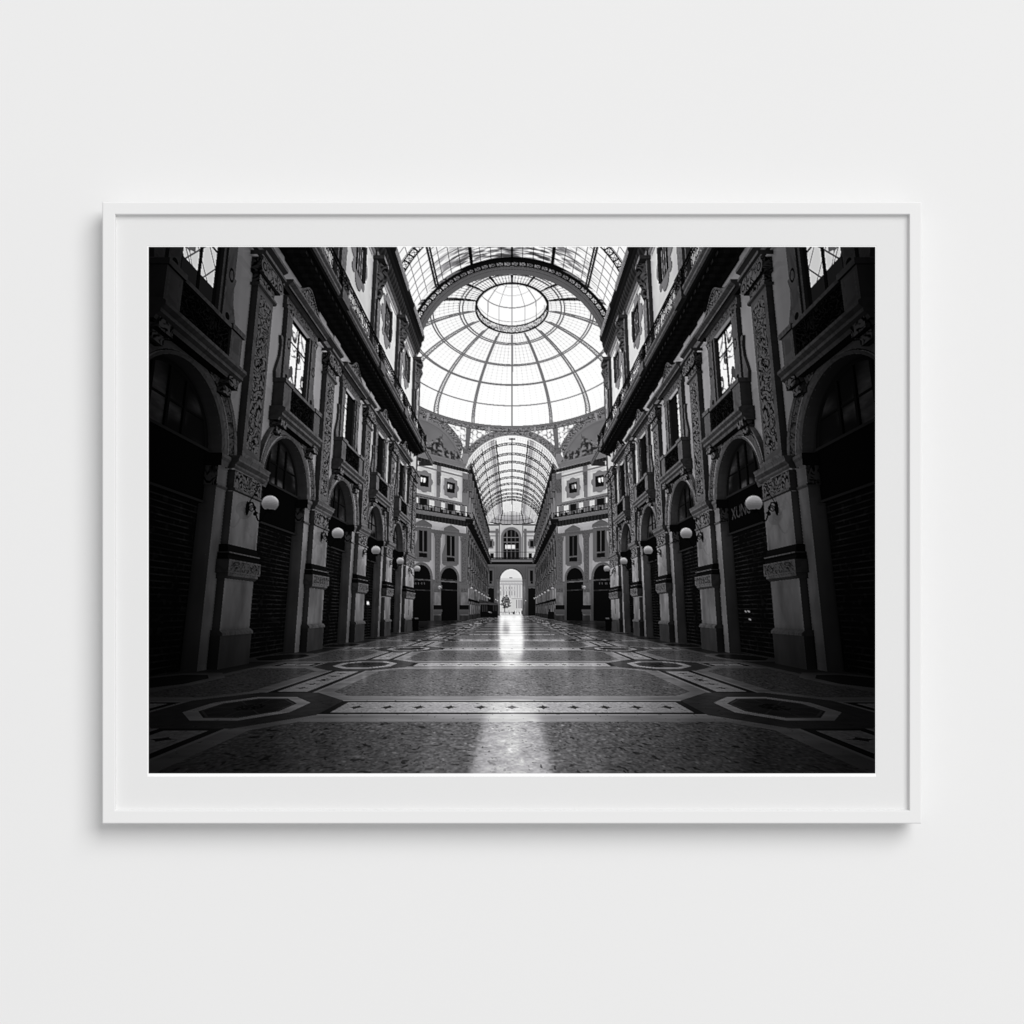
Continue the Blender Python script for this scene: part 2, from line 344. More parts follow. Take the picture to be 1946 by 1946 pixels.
def build_side(g, sg):
    f = Local(g, lambda s, o, z: np.stack([sg * (WALLX - o), s, z], -1))
    for k in range(-2, 5):
        p = PIER0 + BAY * k; c = p + BAY / 2
        fine = k <= 3
        pier(f, p, fine)
        if k < 4:
            window_bay(f, c, fine, lit=2 if k <= 0 else int(k == 1))
        if k >= 0: upper_bay(f, c if k < 4 else c - 20, p, fine)
        if k >= -1 and k < 5: lamp(g, f, p)
    f.rect(PIER0 + 4 * BAY + .4, PIER0 + 4 * BAY + 2.6, .05, 0, 20.5, 'plaster')
    pier(f, PIER0 + 4 * BAY + 1.55, True)
    # corner of the near wing, turning into the octagon
    yk = PIER0 + 4 * BAY + 2.35
    g.quads([[sg * 7.2, yk, 0], [sg * 9.5, yk + 2.3, 0], [sg * 9.5, yk + 2.3, 21], [sg * 7.2, yk, 21]], 'stone')
    gallery(f, 6.0, 37.2, [18.28 + 5.85 * k for k in range(-2, 4)], True)
    f.g.quads(f.P([37.2, 38.6, 38.6, 37.2], [1.2, 0, 0, 1.2], [12.66, 12.66, 13.95, 13.95]), 'railing')
    # far wing, simpler, a little higher
    zs = 1.19
    h = Local(g, lambda s, o, z: np.stack([sg * (7.15 - o), s, EYE + (z - EYE) * zs], -1))
    n = 15; pitch = (158.0 - 84.0) / n
    h.rect(84, 158, -.3, 0, 12.7, 'fardark'); h.rect(84, 158, 0, 7.5, 12.7, 'plaster'); h.rect(84, 158, -.1, 13, 21, 'plaster')
    for k in range(n + 1):
        p = 84.3 + pitch * k; c = p + pitch / 2
        for (s, o, z0, z1, m) in ((.85, .3, 0, .9, 'plinth'), (.78, .22, .9, 2.3, 'shaft'), (.9, .36, 2.3, 2.7, 'trim'), (.85, .3, 2.7, 3.05, 'dark'), (.78, .22, 3.05, 4.5, 'shaft'),
                              (.78, .24, 4.5, 5.0, 'carved'), (.95, .38, 5.0, 5.36, 'trim'), (.5, .22, 5.36, 10.5, 'carved'), (.62, .36, 10.5, 11.4, 'carved'),
                              (.5, .2, 13.5, 17.2, 'stone'), (.5, .7, 17.2, 19.6, 'herm')):
            h.box(p - s, p + s, -.05, o, z0, z1, m)
        if k == n: break
        a0 = np.linspace(0, math.pi, 13)
        h.g.strip(h.P(c + 1.75 * np.cos(a0), .01, 5.3 + 1.75 * np.sin(a0)), h.P(c + 2.5 * np.sign(np.cos(a0)) * np.minimum(1, np.abs(np.cos(a0)) * 1.3), .01, np.full(13, 7.6)), 'plaster')
        h.annulus(c, 5.3, 1.75, 2.1, .08, 'trim', n=12)
        for s in (-1, 1): h.rect(c + s * 1.75, c + s * 2.5, .005, 0, 5.4, 'shaft')
        h.box(c - 1.5, c + 1.5, 0, .5, 7.1, 7.5, 'trim'); h.box(c - 1.4, c + 1.4, 0, .36, 7.5, 8.5, 'stone')
        h.box(c - 1.2, c + 1.2, 0, .16, 8.5, 11.2, 'trim'); h.rect(c - .7, c + .7, .17, 8.5, 11, 'dark')
        h.box(c - 1.7, c + 1.7, 0, .45, 11.4, 11.8, 'trim')
        lobed(h, c, 17.9, 1.0, .02, 'frame'); h.rect(c - .6, c + .6, .04, 17, 18.9, 'dark')
        if k % 2 == 0: sphere(g, h.P([p], [.84], [4.27])[0], .22, 'globe', 10, 8)
    mouldings(h, 84, 158, [(.05, 11.5), (.2, 11.6), (.2, 11.9), (.3, 12.05)], 'trim', ends=False)
    gallery(h, 81, 158, [84 + pitch * k for k in range(n)], False)
    mouldings(h, 83, 158, [(.1, 19.8), (.3, 20.2)], 'trim', ends=False)
    mouldings(h, 83, 158, [(.3, 20.2), (.5, 20.6), (.5, 20.9)], 'soffit', ends=False)
    mouldings(h, 83, 158, [(.5, 20.9), (.55, 21.3), (.3, 21.5)], 'trim', ends=False)

def vault_arc(r, zc, y, n=40, a0=8., a1=172.):
    a = np.radians(np.linspace(a0, a1, n + 1))
    return np.stack([r * np.cos(a), np.full(n + 1, float(y)), zc + r * np.sin(a)], 1)

def lattice_ring(g, r0, r1, zc, y, n, mi, a0=8., a1=172., chord=.1, bar=.05):
    g.strip(vault_arc(r0, zc, y, 48, a0, a1), vault_arc(r0 + chord, zc, y, 48, a0, a1), mi)
    g.strip(vault_arc(r1 - chord, zc, y, 48, a0, a1), vault_arc(r1, zc, y, 48, a0, a1), mi)
    a = np.radians(np.linspace(a0, a1, n + 1))
    pt = lambda r, t: np.stack([r * np.cos(t), np.full_like(t, float(y)), zc + r * np.sin(t)], -1)
    dw = bar / r0
    for (ta, tb, w) in ((a, a, dw * 2.4), (a[:-1], a[1:], dw), (a[1:], a[:-1], dw)):
        g.quads(np.stack([pt(r0, ta), pt(r0, ta + w), pt(r1, tb + w), pt(r1, tb)], 1), mi)

DC, DRX, DRY, DZ, DH = 61.5, 16.6, 20.5, 30.4, 8.4
def dome_pt(th, t, off=0., oz=0.):
    c = np.cos(t)
    return np.stack([(DRX * c - off) * np.sin(th), DC + (DRY * c - off) * np.cos(th), np.broadcast_to(DZ + DH * np.sin(t) + oz, np.shape(c * th))], -1)

def build_roof(g):
    # near barrel vault and its end ring
    zc = 20.85
    for y0, y1 in ((6., 39.),):
        for i in range(8):
            ya = y0 + (y1 - y0) * i / 8; yb = y0 + (y1 - y0) * (i + 1) / 8
            g.strip(vault_arc(8.75, zc, ya), vault_arc(8.75, zc, yb), 'vault')
    for ang in (22.5, 45, 67.5, 90, 112.5, 135, 157.5):
        a = math.radians(ang)
        for dr in (0, .35):
            p = np.array([[(8.6 - dr) * math.cos(a), y, zc + (8.6 - dr) * math.sin(a)] for y in (6, 39)])
            u = np.array([-math.sin(a), 0, math.cos(a)]) * .085
            g.strip(p - u, p + u, 'iron')
    for y in (39 - 5.75 * 1.02, 39 - 2 * 5.75, 39 - 17.25): lattice_ring(g, 8.05, 8.62, zc, y, 44, 'iron')
    y = 39.0
    g.strip(vault_arc(7.5, zc, y), vault_arc(7.92, zc, y), 'ringlow')
    g.strip(vault_arc(7.5, zc, y), vault_arc(7.5, zc, y + .4), 'ringlow')
    g.strip(vault_arc(7.92, zc, y - .02), vault_arc(8.0, zc, y - .02), 'iron')
    lattice_ring(g, 7.95, 8.4, zc, y + .02, 38, 'iron', chord=.09, bar=.06)
    g.strip(vault_arc(7.9, zc, y + .05), vault_arc(8.5, zc, y + .05), 'ringhole')
    g.strip(vault_arc(8.36, zc, y - .03), vault_arc(8.54, zc, y - .03), 'iron')
    # dome
    th = np.linspace(-math.pi, math.pi, 97)
    ts = np.linspace(0, math.acos(.285), 31)
    for a, b in zip(ts[:-1], ts[1:]): g.strip(dome_pt(th, np.full_like(th, a)), dome_pt(th, np.full_like(th, b)), 'dome')
    tt = np.linspace(0, math.acos(.335), 25)
    for k in range(16):
        t0 = 2 * math.pi * k / 16
        dn = abs((t0 + math.pi) % (2 * math.pi) - math.pi)
        m = 'ironlight' if dn < 1.9 else 'iron'
        full = np.full_like(tt, t0)
        tang = np.array([math.cos(t0), -math.sin(t0), 0]) * .12
        for off in (0.15, 1.15):
            tp = np.full_like(tt, off)
            drop = -(off - .15) * .5 * (1 - np.clip(tt / .10, 0, 1))
            p = dome_pt(full, tt, tp, drop); g.strip(p - tang, p + tang, m)
            p2 = dome_pt(full, tt, tp + (.16 if off < .5 else -.16), drop); g.strip(p, p2, m)
        n = 64; tq = np.linspace(0, tt[-1], n + 1)
        for (oa, ob) in ((.1, 1.1), (1.1, .1)):
            a = dome_pt(np.full(n, t0), tq[:-1], oa); b = dome_pt(np.full(n, t0), tq[1:], ob)
            w = np.array([0, 0, .045]); g.quads(np.stack([a, a + w, b + w, b], 1), m)
    for yc, dbl in ((656, .45), (696, .4), (733, .3), (771.5, 0)):
        best = min(np.linspace(.02, 1.28, 600), key=lambda t: abs(project(dome_pt(np.zeros(1), np.array([t]))[None])[0][0, 0, 1] - yc))
        for dz in ((0, dbl) if dbl else (0,)):
            p = dome_pt(th, np.full_like(th, best), .1 + dz * .9); g.strip(p - [0, 0, .09], p + [0, 0, .09], 'ironlight')
            g.strip(p, dome_pt(th, np.full_like(th, best), .1 + dz * .9 + .16), 'ironlight')
    # base girder
    z0, z1 = DZ - .95, DZ
    P = lambda off, z: np.stack([(DRX - off) * np.sin(th), DC + (DRY - off) * np.cos(th), np.full_like(th, z)], 1)
    g.strip(P(.1, z0), P(.1, z0 + .62), 'rim'); g.strip(P(.15, z1 - .33), P(.15, z1), 'ironlight'); g.strip(P(.16, z0), P(.16, z0 + .08), 'iron')
    g.strip(P(-1.0, z1), P(.3, z1), 'iron')
    # oculus and lantern
    tO = math.acos(.285); zo = DZ + DH * math.sin(tO)
    O = lambda k, z: np.stack([4.62 * k * np.sin(th), DC + 5.7 * k * np.cos(th), np.full_like(th, z)], 1)
    g.strip(O(1., zo), O(1., zo + 1.05), 'rim')
    for z, w in ((zo, .09), (zo + 1.0, .08)): g.strip(O(1., z - w), O(1., z + w), 'iron'); g.strip(O(1., z), O(.95, z), 'iron')
    zl = unproj_y(973, 585, DC + 5.6)[2]; za = unproj_y(973, 527, DC)[2]
    g.strip(O(.985, zl - .07), O(.985, zl + .07), 'ironlight'); g.strip(O(.985, zo + 1.6), O(.985, zo + 1.68), 'mid')
    apex = np.array([0, DC, za])
    for k in range(16):
        t0 = 2 * math.pi * (k + (0 if 1 else .5)) / 16
        w = .055 if k % 2 == 0 else .025
        b = np.array([4.62 * .985 * math.sin(t0), DC + 5.7 * .985 * math.cos(t0), zo + 1]); c = b + [0, 0, zl - zo - 1]
        u = np.array([math.cos(t0), -math.sin(t0), 0]) * w
        g.strip(np.array([b - u, c - u]), np.array([b + u, c + u]), 'ironlight')
        q = np.linspace(0, 1, 9)[:, None]
        arc = c + (apex - c) * q + np.array([0, 0, 1.0]) * np.sin(q * math.pi) * .7
        g.strip(arc - u, arc + u, 'ironlight')
    sphere(g, apex + [0, 0, -.3], .5, 'ironlight', 12, 8, -.99)
    for fr in (.3, .55, .8):
        g.strip(O(.985 * (1 - fr), zl + (za - zl) * fr + .6 * math.sin(fr * 3.14)), O(.985 * (1 - fr), zl + (za - zl) * fr + .6 * math.sin(fr * 3.14) + .05), 'mid')
    # far wing: arch ring, spandrels, vault
    zc2 = 21.0; y = 82.0
    g.strip(vault_arc(7.95, zc2, y, 48, 24, 156), vault_arc(9.0, zc2, y, 48, 24, 156), 'rim')
    for r in (7.9, 8.95): g.strip(vault_arc(r, zc2, y - .05, 48, 24, 156), vault_arc(r + .16, zc2, y - .05, 48, 24, 156), 'stone')
    a = vault_arc(9.0, zc2, y + .02, 40, 24, 156)
    b = a.copy(); b[:, 2] = DZ - .5; b[:, 0] = np.clip(b[:, 0], -7.4, 7.4)
    g.strip(a, b, 'spandrel')
    for i in range(12):
        ya = 82 + 66 * i / 12; yb = 82 + 66 * (i + 1) / 12
        g.strip(vault_arc(7.8, zc2, ya, 40, 20, 160), vault_arc(7.8, zc2, yb, 40, 20, 160), 'farvault')
    for yq in (845.3, 864.3, 879.7, 896, 908.7, 920.5, 931.3, 939, 945.5, 951):
        Y = (28.25 - EYE) / ((ST + (CYP - yq) / FC * CT) / (CT - (CYP - yq) / FC * ST))
        lattice_ring(g, 7.2, 7.65, zc2, Y, 24, 'iron', 20, 160, chord=.13, bar=.065)
    for ang in (90, 70, 110, 50, 130, 33, 147):
        a = math.radians(ang); wd = .10 if ang in (70, 110) else .05
        p = np.array([[7.5 * math.cos(a), y, zc2 + 7.5 * math.sin(a)] for y in (82, 148)])
        u = np.array([-math.sin(a), 0, math.cos(a)]) * wd
        g.strip(p - u, p + u, 'iron')
    # glazed half dome closing the far wing
    Ye = 160.
    A = unproj_y(973, 958, 150.); B = unproj_y(973, 996, Ye)
    ph = np.linspace(-1.75, 1.75, 15)
    up = np.stack([3.1 * np.sin(ph), 148 + 3. * np.cos(ph), np.full(15, A[2])], 1)
    lo = np.stack([7.6 * np.sin(ph), 150 + 10. * np.cos(ph), np.full(15, B[2])], 1)
    md = (up + lo) / 2 + [0, 0, 1.1]
    g.strip(up, md, 'apse'); g.strip(md, lo, 'apse')
    for p, w in ((up, .25), (md, .12), (lo, .3)): g.strip(p - [0, -.1, w], p + [0, -.1, w], 'iron')
    for i in (1, 3, 5, 7, 9, 11, 13):
        u = np.array([.12 if i != 7 else .07, 0, 0]); pl = np.array([up[i], md[i], lo[i]]) - [0, .15, 0]
        g.strip(pl - u, pl + u, 'iron')
    g.strip(up + [0, -.2, 0], up + [0, -.2, .9], 'rim')

def px_poly(g, pts, Y, m):
    w = np.array([unproj_y(x, y, Y) for x, y in pts]); w = np.vstack([w, w[:1]])
    g.fan(w[:-1].mean(0), w, m)

def build_end(g):
    for s in (-1, 1):
        M = lambda pts: [(973 + s * (973 - x), y) for x, y in pts]
        px_poly(g, M([(886, 812), (896, 813), (889.5, 866), (883, 866)]), 80.5, 'ironlight'); px_poly(g, M([(846, 797), (851, 798), (849.5, 806), (846, 806)]), 80.5, 'mid')
        px_poly(g, M([(812, 784), (817, 785), (813, 800), (809.5, 799)]), 70., 'mid'); px_poly(g, M([(927.5, 811), (931, 811), (931, 822), (927.5, 821)]), 80.5, 'mid')
        px_poly(g, M([(877, 846), (884, 852), (893, 846), (889, 862), (880, 862)]), 80.2, 'herm'); px_poly(g, M([(880, 862), (889, 862), (891, 872), (888, 881), (881, 881), (878, 872)]), 80.1, 'stone')
    px_poly(g, [(697, 1143), (701, 1143), (702, 1149), (697, 1149)], 26.5, 'bright'); px_poly(g, [(698, 1149), (700, 1149), (700, 1190), (698, 1190)], 26.5, 'plinth')
    for x, y in ((1415, 1160), (1421, 1160), (1423, 1175)): px_poly(g, [(x, y), (x + 4, y + 1), (x + 4, y + 4), (x, y + 3)], 17., 'mid')
    for x, y, dy in ((1644, 1140, 9), (1647, 1160, 12), (1650, 1180, 9)): px_poly(g, [(x, y), (x + 3, y), (x + 5, y + dy), (x + 3, y + dy)], 12.2, 'plinth')
    px_poly(g, [(967, 800 + 165 / 5.52), (979, 800 + 165 / 5.52), (979, 836), (967, 836)], 83., 'ironlight')
    Y = 160.
    X = lambda x: 870 + x / 8.4; Z = lambda y: 960 + y / 8.4          # read off an enlargement of the photograph
    def R(x0, y0, x1, y1, m, d=0.): px_poly(g, [(X(x0), Z(y0)), (X(x1), Z(y0)), (X(x1), Z(y1)), (X(x0), Z(y1))], Y - d, m)
    cx = 852
    # arch opening left free: wall in pieces
    a = np.linspace(0, math.pi, 21); ax = cx + 176 * np.cos(a); az = 1200 - 180 * np.sin(a)
    arc = np.array([unproj_y(X(p), Z(q), Y) for p, q in zip(ax, az)]); top = np.array([unproj_y(X(p), Z(900), Y) for p in ax])
    g.strip(arc, top, 'stone')
    R(400, 300, cx - 176, 1790, 'stone'); R(cx + 176, 300, 1310, 1790, 'stone'); R(cx - 176, 300, cx + 176, 905, 'panel')
    R(440, 330, 660, 900, 'panel', .1); R(1045, 330, 1270, 900, 'panel', .1)
    for s in (-1, 1):
        R(cx + s * 178, 1195, cx + s * 230, 1760, 'shaft', .2); R(cx + s * 176, 1180, cx + s * 240, 1215, 'trim', .4)
        R(cx + s * 236, 960, cx + s * 262, 1760, 'stone', .2); R(cx + s * 205, 380, cx + s * 245, 900, 'stone', .3)
        R(cx + s * 180, 410, cx + s * 420, 440, 'trim', .4); R(cx + s * 200, 485, cx + s * 420, 497, 'stone', .4)
        R(cx + s * 285, 540, cx + s * 375, 690, 'frame', .4); R(cx + s * 270, 580, cx + s * 390, 650, 'frame', .4); R(cx + s * 305, 570, cx + s * 355, 662, 'dark', .6)
        R(cx + s * 300, 1040, cx + s * 350, 1210, 'dark', .4); R(cx + s * 270, 1010, cx + s * 380, 1290, 'trim', .3); R(cx + s * 310, 1215, cx + s * 350, 1255, 'dark', .4)
        R(cx + s * 275, 1330, cx + s * 385, 1770, 'dark', .4); 
        w = np.linspace(0, math.pi, 13)
        px_poly(g, [(X(cx + s * 330 + 62 * np.cos(q)), Z(1365 - 62 * np.sin(q))) for q in w], Y - .35, 'trim')
        px_poly(g, [(X(cx + s * 330 + 48 * np.cos(q)), Z(1372 - 50 * np.sin(q))) for q in w], Y - .45, 'dark')
        R(cx + s * 280, 765, cx + s * 330, 850, 'dark', .4)
        R(cx + s * 300, 960, cx + s * 370, 985, 'stone', .5)
    for r0, r1, m in ((176, 190, 'trim'), (190, 196, 'dark'), (196, 212, 'trim')):
        p = np.array([unproj_y(X(cx + r0 * np.cos(q)), Z(1200 - r0 * 1.02 * np.sin(q)), Y - .3) for q in a])
        q_ = np.array([unproj_y(X(cx + r1 * np.cos(q)), Z(1200 - r1 * 1.02 * np.sin(q)), Y - .3) for q in a])
        g.strip(p, q_, m)
    # great window
    px_poly(g, [(X(cx + 165 * np.cos(q)), Z(515 - 165 * np.sin(q))) for q in a] + [(X(cx - 165), Z(880)), (X(cx + 165), Z(880))], Y - .3, 'frame')
    px_poly(g, [(X(cx + 122 * np.cos(q)), Z(515 - 122 * np.sin(q))) for q in a] + [(X(cx - 122), Z(870)), (X(cx + 122), Z(870))], Y - .5, 'dark')
    for x in (-66, 0, 66): R(cx + x - 5, 400, cx + x + 5, 870, 'stone', .7)
    for y in (515, 590, 700, 745): R(cx - 122, y - 6, cx + 122, y + 6, 'stone', .7)
    R(cx - 95, 632, cx + 62, 694, 'bright', .65)
    # gallery around the end
    R(470, 865, 1235, 905, 'trim', 2.0); R(480, 905, 1225, 945, 'dark', 1.8); R(460, 745, 1245, 752, 'iron', 2.2); R(460, 835, 1245, 845, 'iron', 2.2)
    R(460, 855, 1245, 866, 'iron', 2.2)
    for x in np.arange(470, 1240, 14): R(x, 840, x + 3, 860, 'iron', 2.2)
    # outside, seen through the arch
    Yo = 176.
    def O(x0, y0, x1, y1, m, d=0.): px_poly(g, [(X(x0), Z(y0)), (X(x1), Z(y0)), (X(x1), Z(y1)), (X(x0), Z(y1))], Yo - d, m)
    O(640, 1000, 1070, 1765, 'sky'); O(660, 1165, 1050, 1770, 'outside', .3)
    O(660, 1205, 1050, 1225, 'outdark', .4); O(660, 1262, 1050, 1270, 'outdark', .4); O(820, 1148, 870, 1168, 'outdark', .4)
    for x in (720, 830, 905, 945, 985): O(x, 1275, x + 10, 1480, 'outdark', .5)
    for x in (930, 965, 1000): O(x, 1510, x + 22, 1650, 'outdark', .5)
    for x in range(668, 1040, 24): O(x, 1232, x + 8, 1256, 'outdark', .5)
    for x in range(680, 930, 44): O(x, 1370, x + 16, 1440, 'outdark', .5); O(x, 1300, x + 14, 1338, 'outdark', .5)
    O(690, 1350, 905, 1357, 'outdark', .5); O(860, 1488, 1050, 1500, 'outdark', .5); O(660, 1700, 1050, 1716, 'outdark', .5)
    rng = np.random.RandomState(3)
    for i in range(420):
        u = rng.rand(2); r = math.sqrt(u[0]); t = u[1] * 6.283
        x = 768 + 78 * r * math.cos(t) * (1 - .25 * (math.sin(t) > 0) * 0); y = 1560 + 110 * r * math.sin(t)
        y -= 15; x += 18 * math.sin(y * .11)
        if y < 1560 and abs(x - 765) > 18 + (y - 1430) * .42 + 14 * rng.rand(): continue
        s = 5 + 6 * rng.rand()
        px_poly(g, [(X(x - s), Z(y)), (X(x), Z(y - s * .7)), (X(x + s), Z(y)), (X(x), Z(y + s * .7))], Yo - 1 - rng.rand(), 'tree')
    O(745, 1640, 755, 1740, 'tree', 1.2)
    for i in range(26):
        x = 690 + rng.rand() * 340; O(x, 1675 + rng.rand() * 40, x + 6 + rng.rand() * 8, 1742, 'tree' if rng.rand() < .6 else 'sky', 1.5)
    # tables and awning of a cafe on the left side of the far wing
    def C(pts, Yc, m): px_poly(g, [(X(x), Z(y)) for x, y in pts], Yc, m)
    C([(275, 1490), (560, 1555), (640, 1570), (640, 1600), (275, 1580)], 118, 'plinth'); C([(275, 1555), (640, 1575), (640, 1590), (275, 1580)], 117.8, 'stone')
    C([(270, 1580), (640, 1590), (640, 1790), (270, 1810)], 119, 'dark')
    for x in (345, 385, 420, 450, 560, 600): C([(x, 1590), (x + 22, 1592), (x + 22, 1700), (x, 1700)], 118.6, 'plinth')
    C([(490, 1695), (540, 1710), (540, 1722), (490, 1712)], 118, 'mid'); C([(440, 1700), (640, 1690), (640, 1740), (440, 1760)], 118.3, 'dark')
    for (x, y) in ((608, 1508), (632, 1524), (1085, 1523)): C([(x - 9, y), (x, y - 9), (x + 9, y), (x, y + 9)], 150, 'bright')
    C([(1440, 1700), (1540, 1700), (1540, 1820), (1440, 1820)], 90, 'dark'); C([(1455, 1660), (1480, 1660), (1480, 1720), (1455, 1720)], 90, 'dark')

def build_diag(g, mir):
    # oblique octagon wall beyond the crossing, read off enlargements
    n = np.array([.7, -.71, 0.]); p0 = np.array([-7.2, 84., 0.])
    A = lambda x, y: (600 + x / 5.52, 800 + y / 5.52)
    B = lambda x, y: (770 + x / 9.2, 760 + y / 9.2)
    def W(pts, d, m):
        w = np.array([unproj_plane(x, y, p0 + n * d, n) for x, y in pts])
        if mir: w[:, 0] *= -1
        w = np.vstack([w, w[:1]]); g.fan(w[:-1].mean(0), w, m)
    def band(x0, y0, x1, y1, h0, h1, d, m, M=A):
        W([M(x0, y0), M(x1, y1), M(x1, y1 + h1), M(x0, y0 + h0)], d, m)
    # whole wall
    W([A(900, 2080), A(900, 60), A(1180, 0), A(1560, 380), A(1600, 2080)], 0, 'panel')
    # lunette
    a = np.linspace(0, 1, 25)
    def curve(P0, P1, P2, P3): 
        t = np.linspace(0, 1, 25)[:, None]; P0, P1, P2, P3 = map(np.array, (P0, P1, P2, P3))
        return (1 - t) ** 3 * P0 + 3 * (1 - t) ** 2 * t * P1 + 3 * (1 - t) * t * t * P2 + t ** 3 * P3
    cin = curve((150, 330), (560, 360), (900, 720), (985, 1110)); cmid = curve((150, 290), (600, 320), (930, 700), (1000, 1110)); cout = curve((150, 150), (650, 170), (960, 620), (1060, 900))
    W([B(150, 1010)] + [B(*p) for p in cin], .2, 'lunette')
    for p, q, d, m in ((cin, cmid, .35, 'stone'), (cmid, cout, .3, 'rim')):
        wa = np.array([unproj_plane(*B(*v), p0 + n * d, n) for v in p]); wb = np.array([unproj_plane(*B(*v), p0 + n * d, n) for v in q])
        if mir: wa[:, 0] *= -1; wb[:, 0] *= -1
        g.strip(wa, wb, m)
    sp = [B(*p) for p in cout[5:]]
    W([B(1090, 430)] + [B(760, 420)] + sp[2:] + [B(1060, 780)], .1, 'spandrel')
    for (x, y0, x2, y2, w) in ((1110, 380, 1060, 800, 36), (400, 215, 385, 350, 40), (745, 340, 725, 420, 30)): W([B(x - w / 2, y0), B(x + w / 2, y0), B(x2 + w / 2, y2), B(x2 - w / 2, y2)], 1.2, 'ironlight' if w < 40 else 'mid')
    # cornice under the lunette
    band(165, 870, 1140, 1120, 60, 50, .5, 'frame', B); band(165, 925, 1140, 1165, 35, 30, .6, 'trim', B); band(165, 960, 1140, 1195, 25, 25, .7, 'trim', B); band(165, 985, 1130, 1222, 65, 60, .6, 'soffit', B)
    band(140, 1105, 1090, 1350, 30, 28, .4, 'trim', B)
    # pilaster strips and windows of the attic
    for x0, x1, yt, yb in ((550, 630, 1140, 1700), (1000, 1100, 1270, 1850)):
        W([B(x0, yt), B(x1, yt + 20), B(x1 - 20, yb), B(x0 - 5, yb)], .4, 'stone'); W([B(x0 + 8, yt + 110), B(x1 - 2, yt + 125), B(x1 - 15, yt + 360), B(x0 + 8, yt + 350)], .6, 'herm')
    for (cx, cy, k) in ((338, 1425, 1.0), (803, 1540, .93)):
        for kk, d, m in ((1.06, .42, 'stone'), (1.0, .45, 'trim'), (.92, .47, 'frame')):
            for dx, dy, rx, ry in ((0, -130, 62, 55), (0, 130, 62, 55), (-92, -10, 48, 62), (92, 14, 48, 62)):
                q = np.linspace(0, 2 * math.pi, 15); s = k * kk
                W([B(cx + (dx + rx * np.cos(t)) * s, cy + (dy + ry * np.sin(t)) * s) for t in q[:-1]], d, m)
            s = k * kk; W([B(cx + x * s, cy + y * s) for x, y in ((-118, -182), (112, -130), (112, 180), (-118, 128))], d + .01, m)
        W([B(cx + x * k, cy + y * k) for x, y in ((-78, -122), (78, -86), (66, 100), (-78, 78))], .6, 'dark')
        for x0, x1 in ((-64, -30), (-18, 24)): W([B(cx + x0 * k, cy + (-62 + x0 * .2) * k), B(cx + x1 * k, cy + (-62 + x1 * .2) * k), B(cx + (x1 - 8) * k, cy + (10 + x1 * .2) * k), B(cx + x0 * k, cy + (22 + x0 * .2) * k)], .65, 'bright' if cx < 500 or x0 < -30 else 'mid')
    band(140, 1610, 1080, 1810, 45, 40, .4, 'stone', B); band(140, 1655, 1080, 1850, 12, 10, .5, 'dark', B)
    # gallery level: panels, doors, railing
    band(130, 1665, 1060, 1860, 200, 200, .3, 'stone', B)
    for x0, x1, m in ((140, 225, 'panel'), (258, 385, 'dark'), (425, 510, 'panel'), (625, 700, 'panel'), (745, 850, 'dark'), (880, 960, 'panel')):
        y = 1690 + (x0 - 140) * .2; W([B(x0, y), B(x1, y + 16), B(x1, y + 130), B(x0, y + 120)], .5, m)
    W([A(1015, 920), A(1640, 1020), A(1640, 1045), A(1015, 945)], 2.0, 'trim'); W([A(1015, 945), A(1640, 1045), A(1640, 1058), A(1015, 962)], 2.0, 'stone'); W([A(1015, 962), A(1640, 1058), A(1580, 1110), A(1015, 1015)], 1.6, 'soffit')
    W([A(1015, 850), A(1630, 965), A(1630, 972), A(1015, 858)], 2.2, 'iron'); W([A(1015, 905), A(1630, 1008), A(1630, 1020), A(1015, 920)], 2.2, 'iron')
    for x in np.arange(1018, 1630, 9): W([A(x, 852 + (x - 1015) * .187), A(x + 2.5, 852 + (x - 1015) * .187), A(x + 2.5, 915 + (x - 1015) * .167), A(x, 915 + (x - 1015) * .167)], 2.2, 'iron')
    for x in (1040, 1130, 1215, 1320, 1410, 1490, 1540, 1600): q = 875 + (x - 1015) * .18; W([A(x - 12, q), A(x + 12, q), A(x + 12, q + 32), A(x - 12, q + 32)], 2.25, 'iron')
    W([A(900, 1640), A(1600, 1690), A(1600, 2110), A(900, 2110)], .2, 'shaft'); band(960, 1650, 1600, 1690, 14, 14, .42, 'stone')
    # entablature and pedimented windows
    band(1020, 1110, 1600, 1185, 40, 36, .4, 'trim'); band(1020, 1128, 1600, 1200, 8, 8, .5, 'stone')
    for (c, t, k) in ((1130, 1030, 1.0), (1420, 1090, .96)):
        W([A(c + x * k, t + y * k + x * .12) for x, y in ((-78, 45), (-40, 20), (0, 0), (40, 20), (88, 45), (90, 62), (-78, 66))], .8, 'stone')
        W([A(c + x * k, t + y * k + x * .12) for x, y in ((-80, 60), (92, 60), (92, 78), (-80, 80))], .9, 'trim')
        W([A(c + x * k, t + y * k + x * .1) for x, y in ((-66, 85), (82, 85), (82, 400), (-66, 400))], .5, 'frame')
        W([A(c + x * k, t + y * k + x * .1) for x, y in ((-98, 330), (-64, 200), (80, 200), (82, 420), (-98, 420))], .45, 'frame')
        W([A(c + x * k, t + y * k + x * .1) for x, y in ((-46, 120), (40, 120), (40, 340), (-46, 340))], .7, 'dark')
        W([A(c + x * k, t + y * k + x * .1) for x, y in ((-46, 355), (40, 355), (40, 405), (-46, 405))], .7, 'dark')
        W([A(c + x * k, t + y * k + x * .05) for x, y in ((-98, 400), (82, 400), (82, 430), (-98, 430))], .9, 'stone'); W([A(c + x * k, t + y * k + x * .05) for x, y in ((-100, 418), (84, 418), (60, 448), (-80, 448))], 1.0, 'trim')
        W([A(c - 8, t + 120), A(c + 2, t + 120), A(c + 2, t + 340), A(c - 8, t + 340)], .75, 'stone')
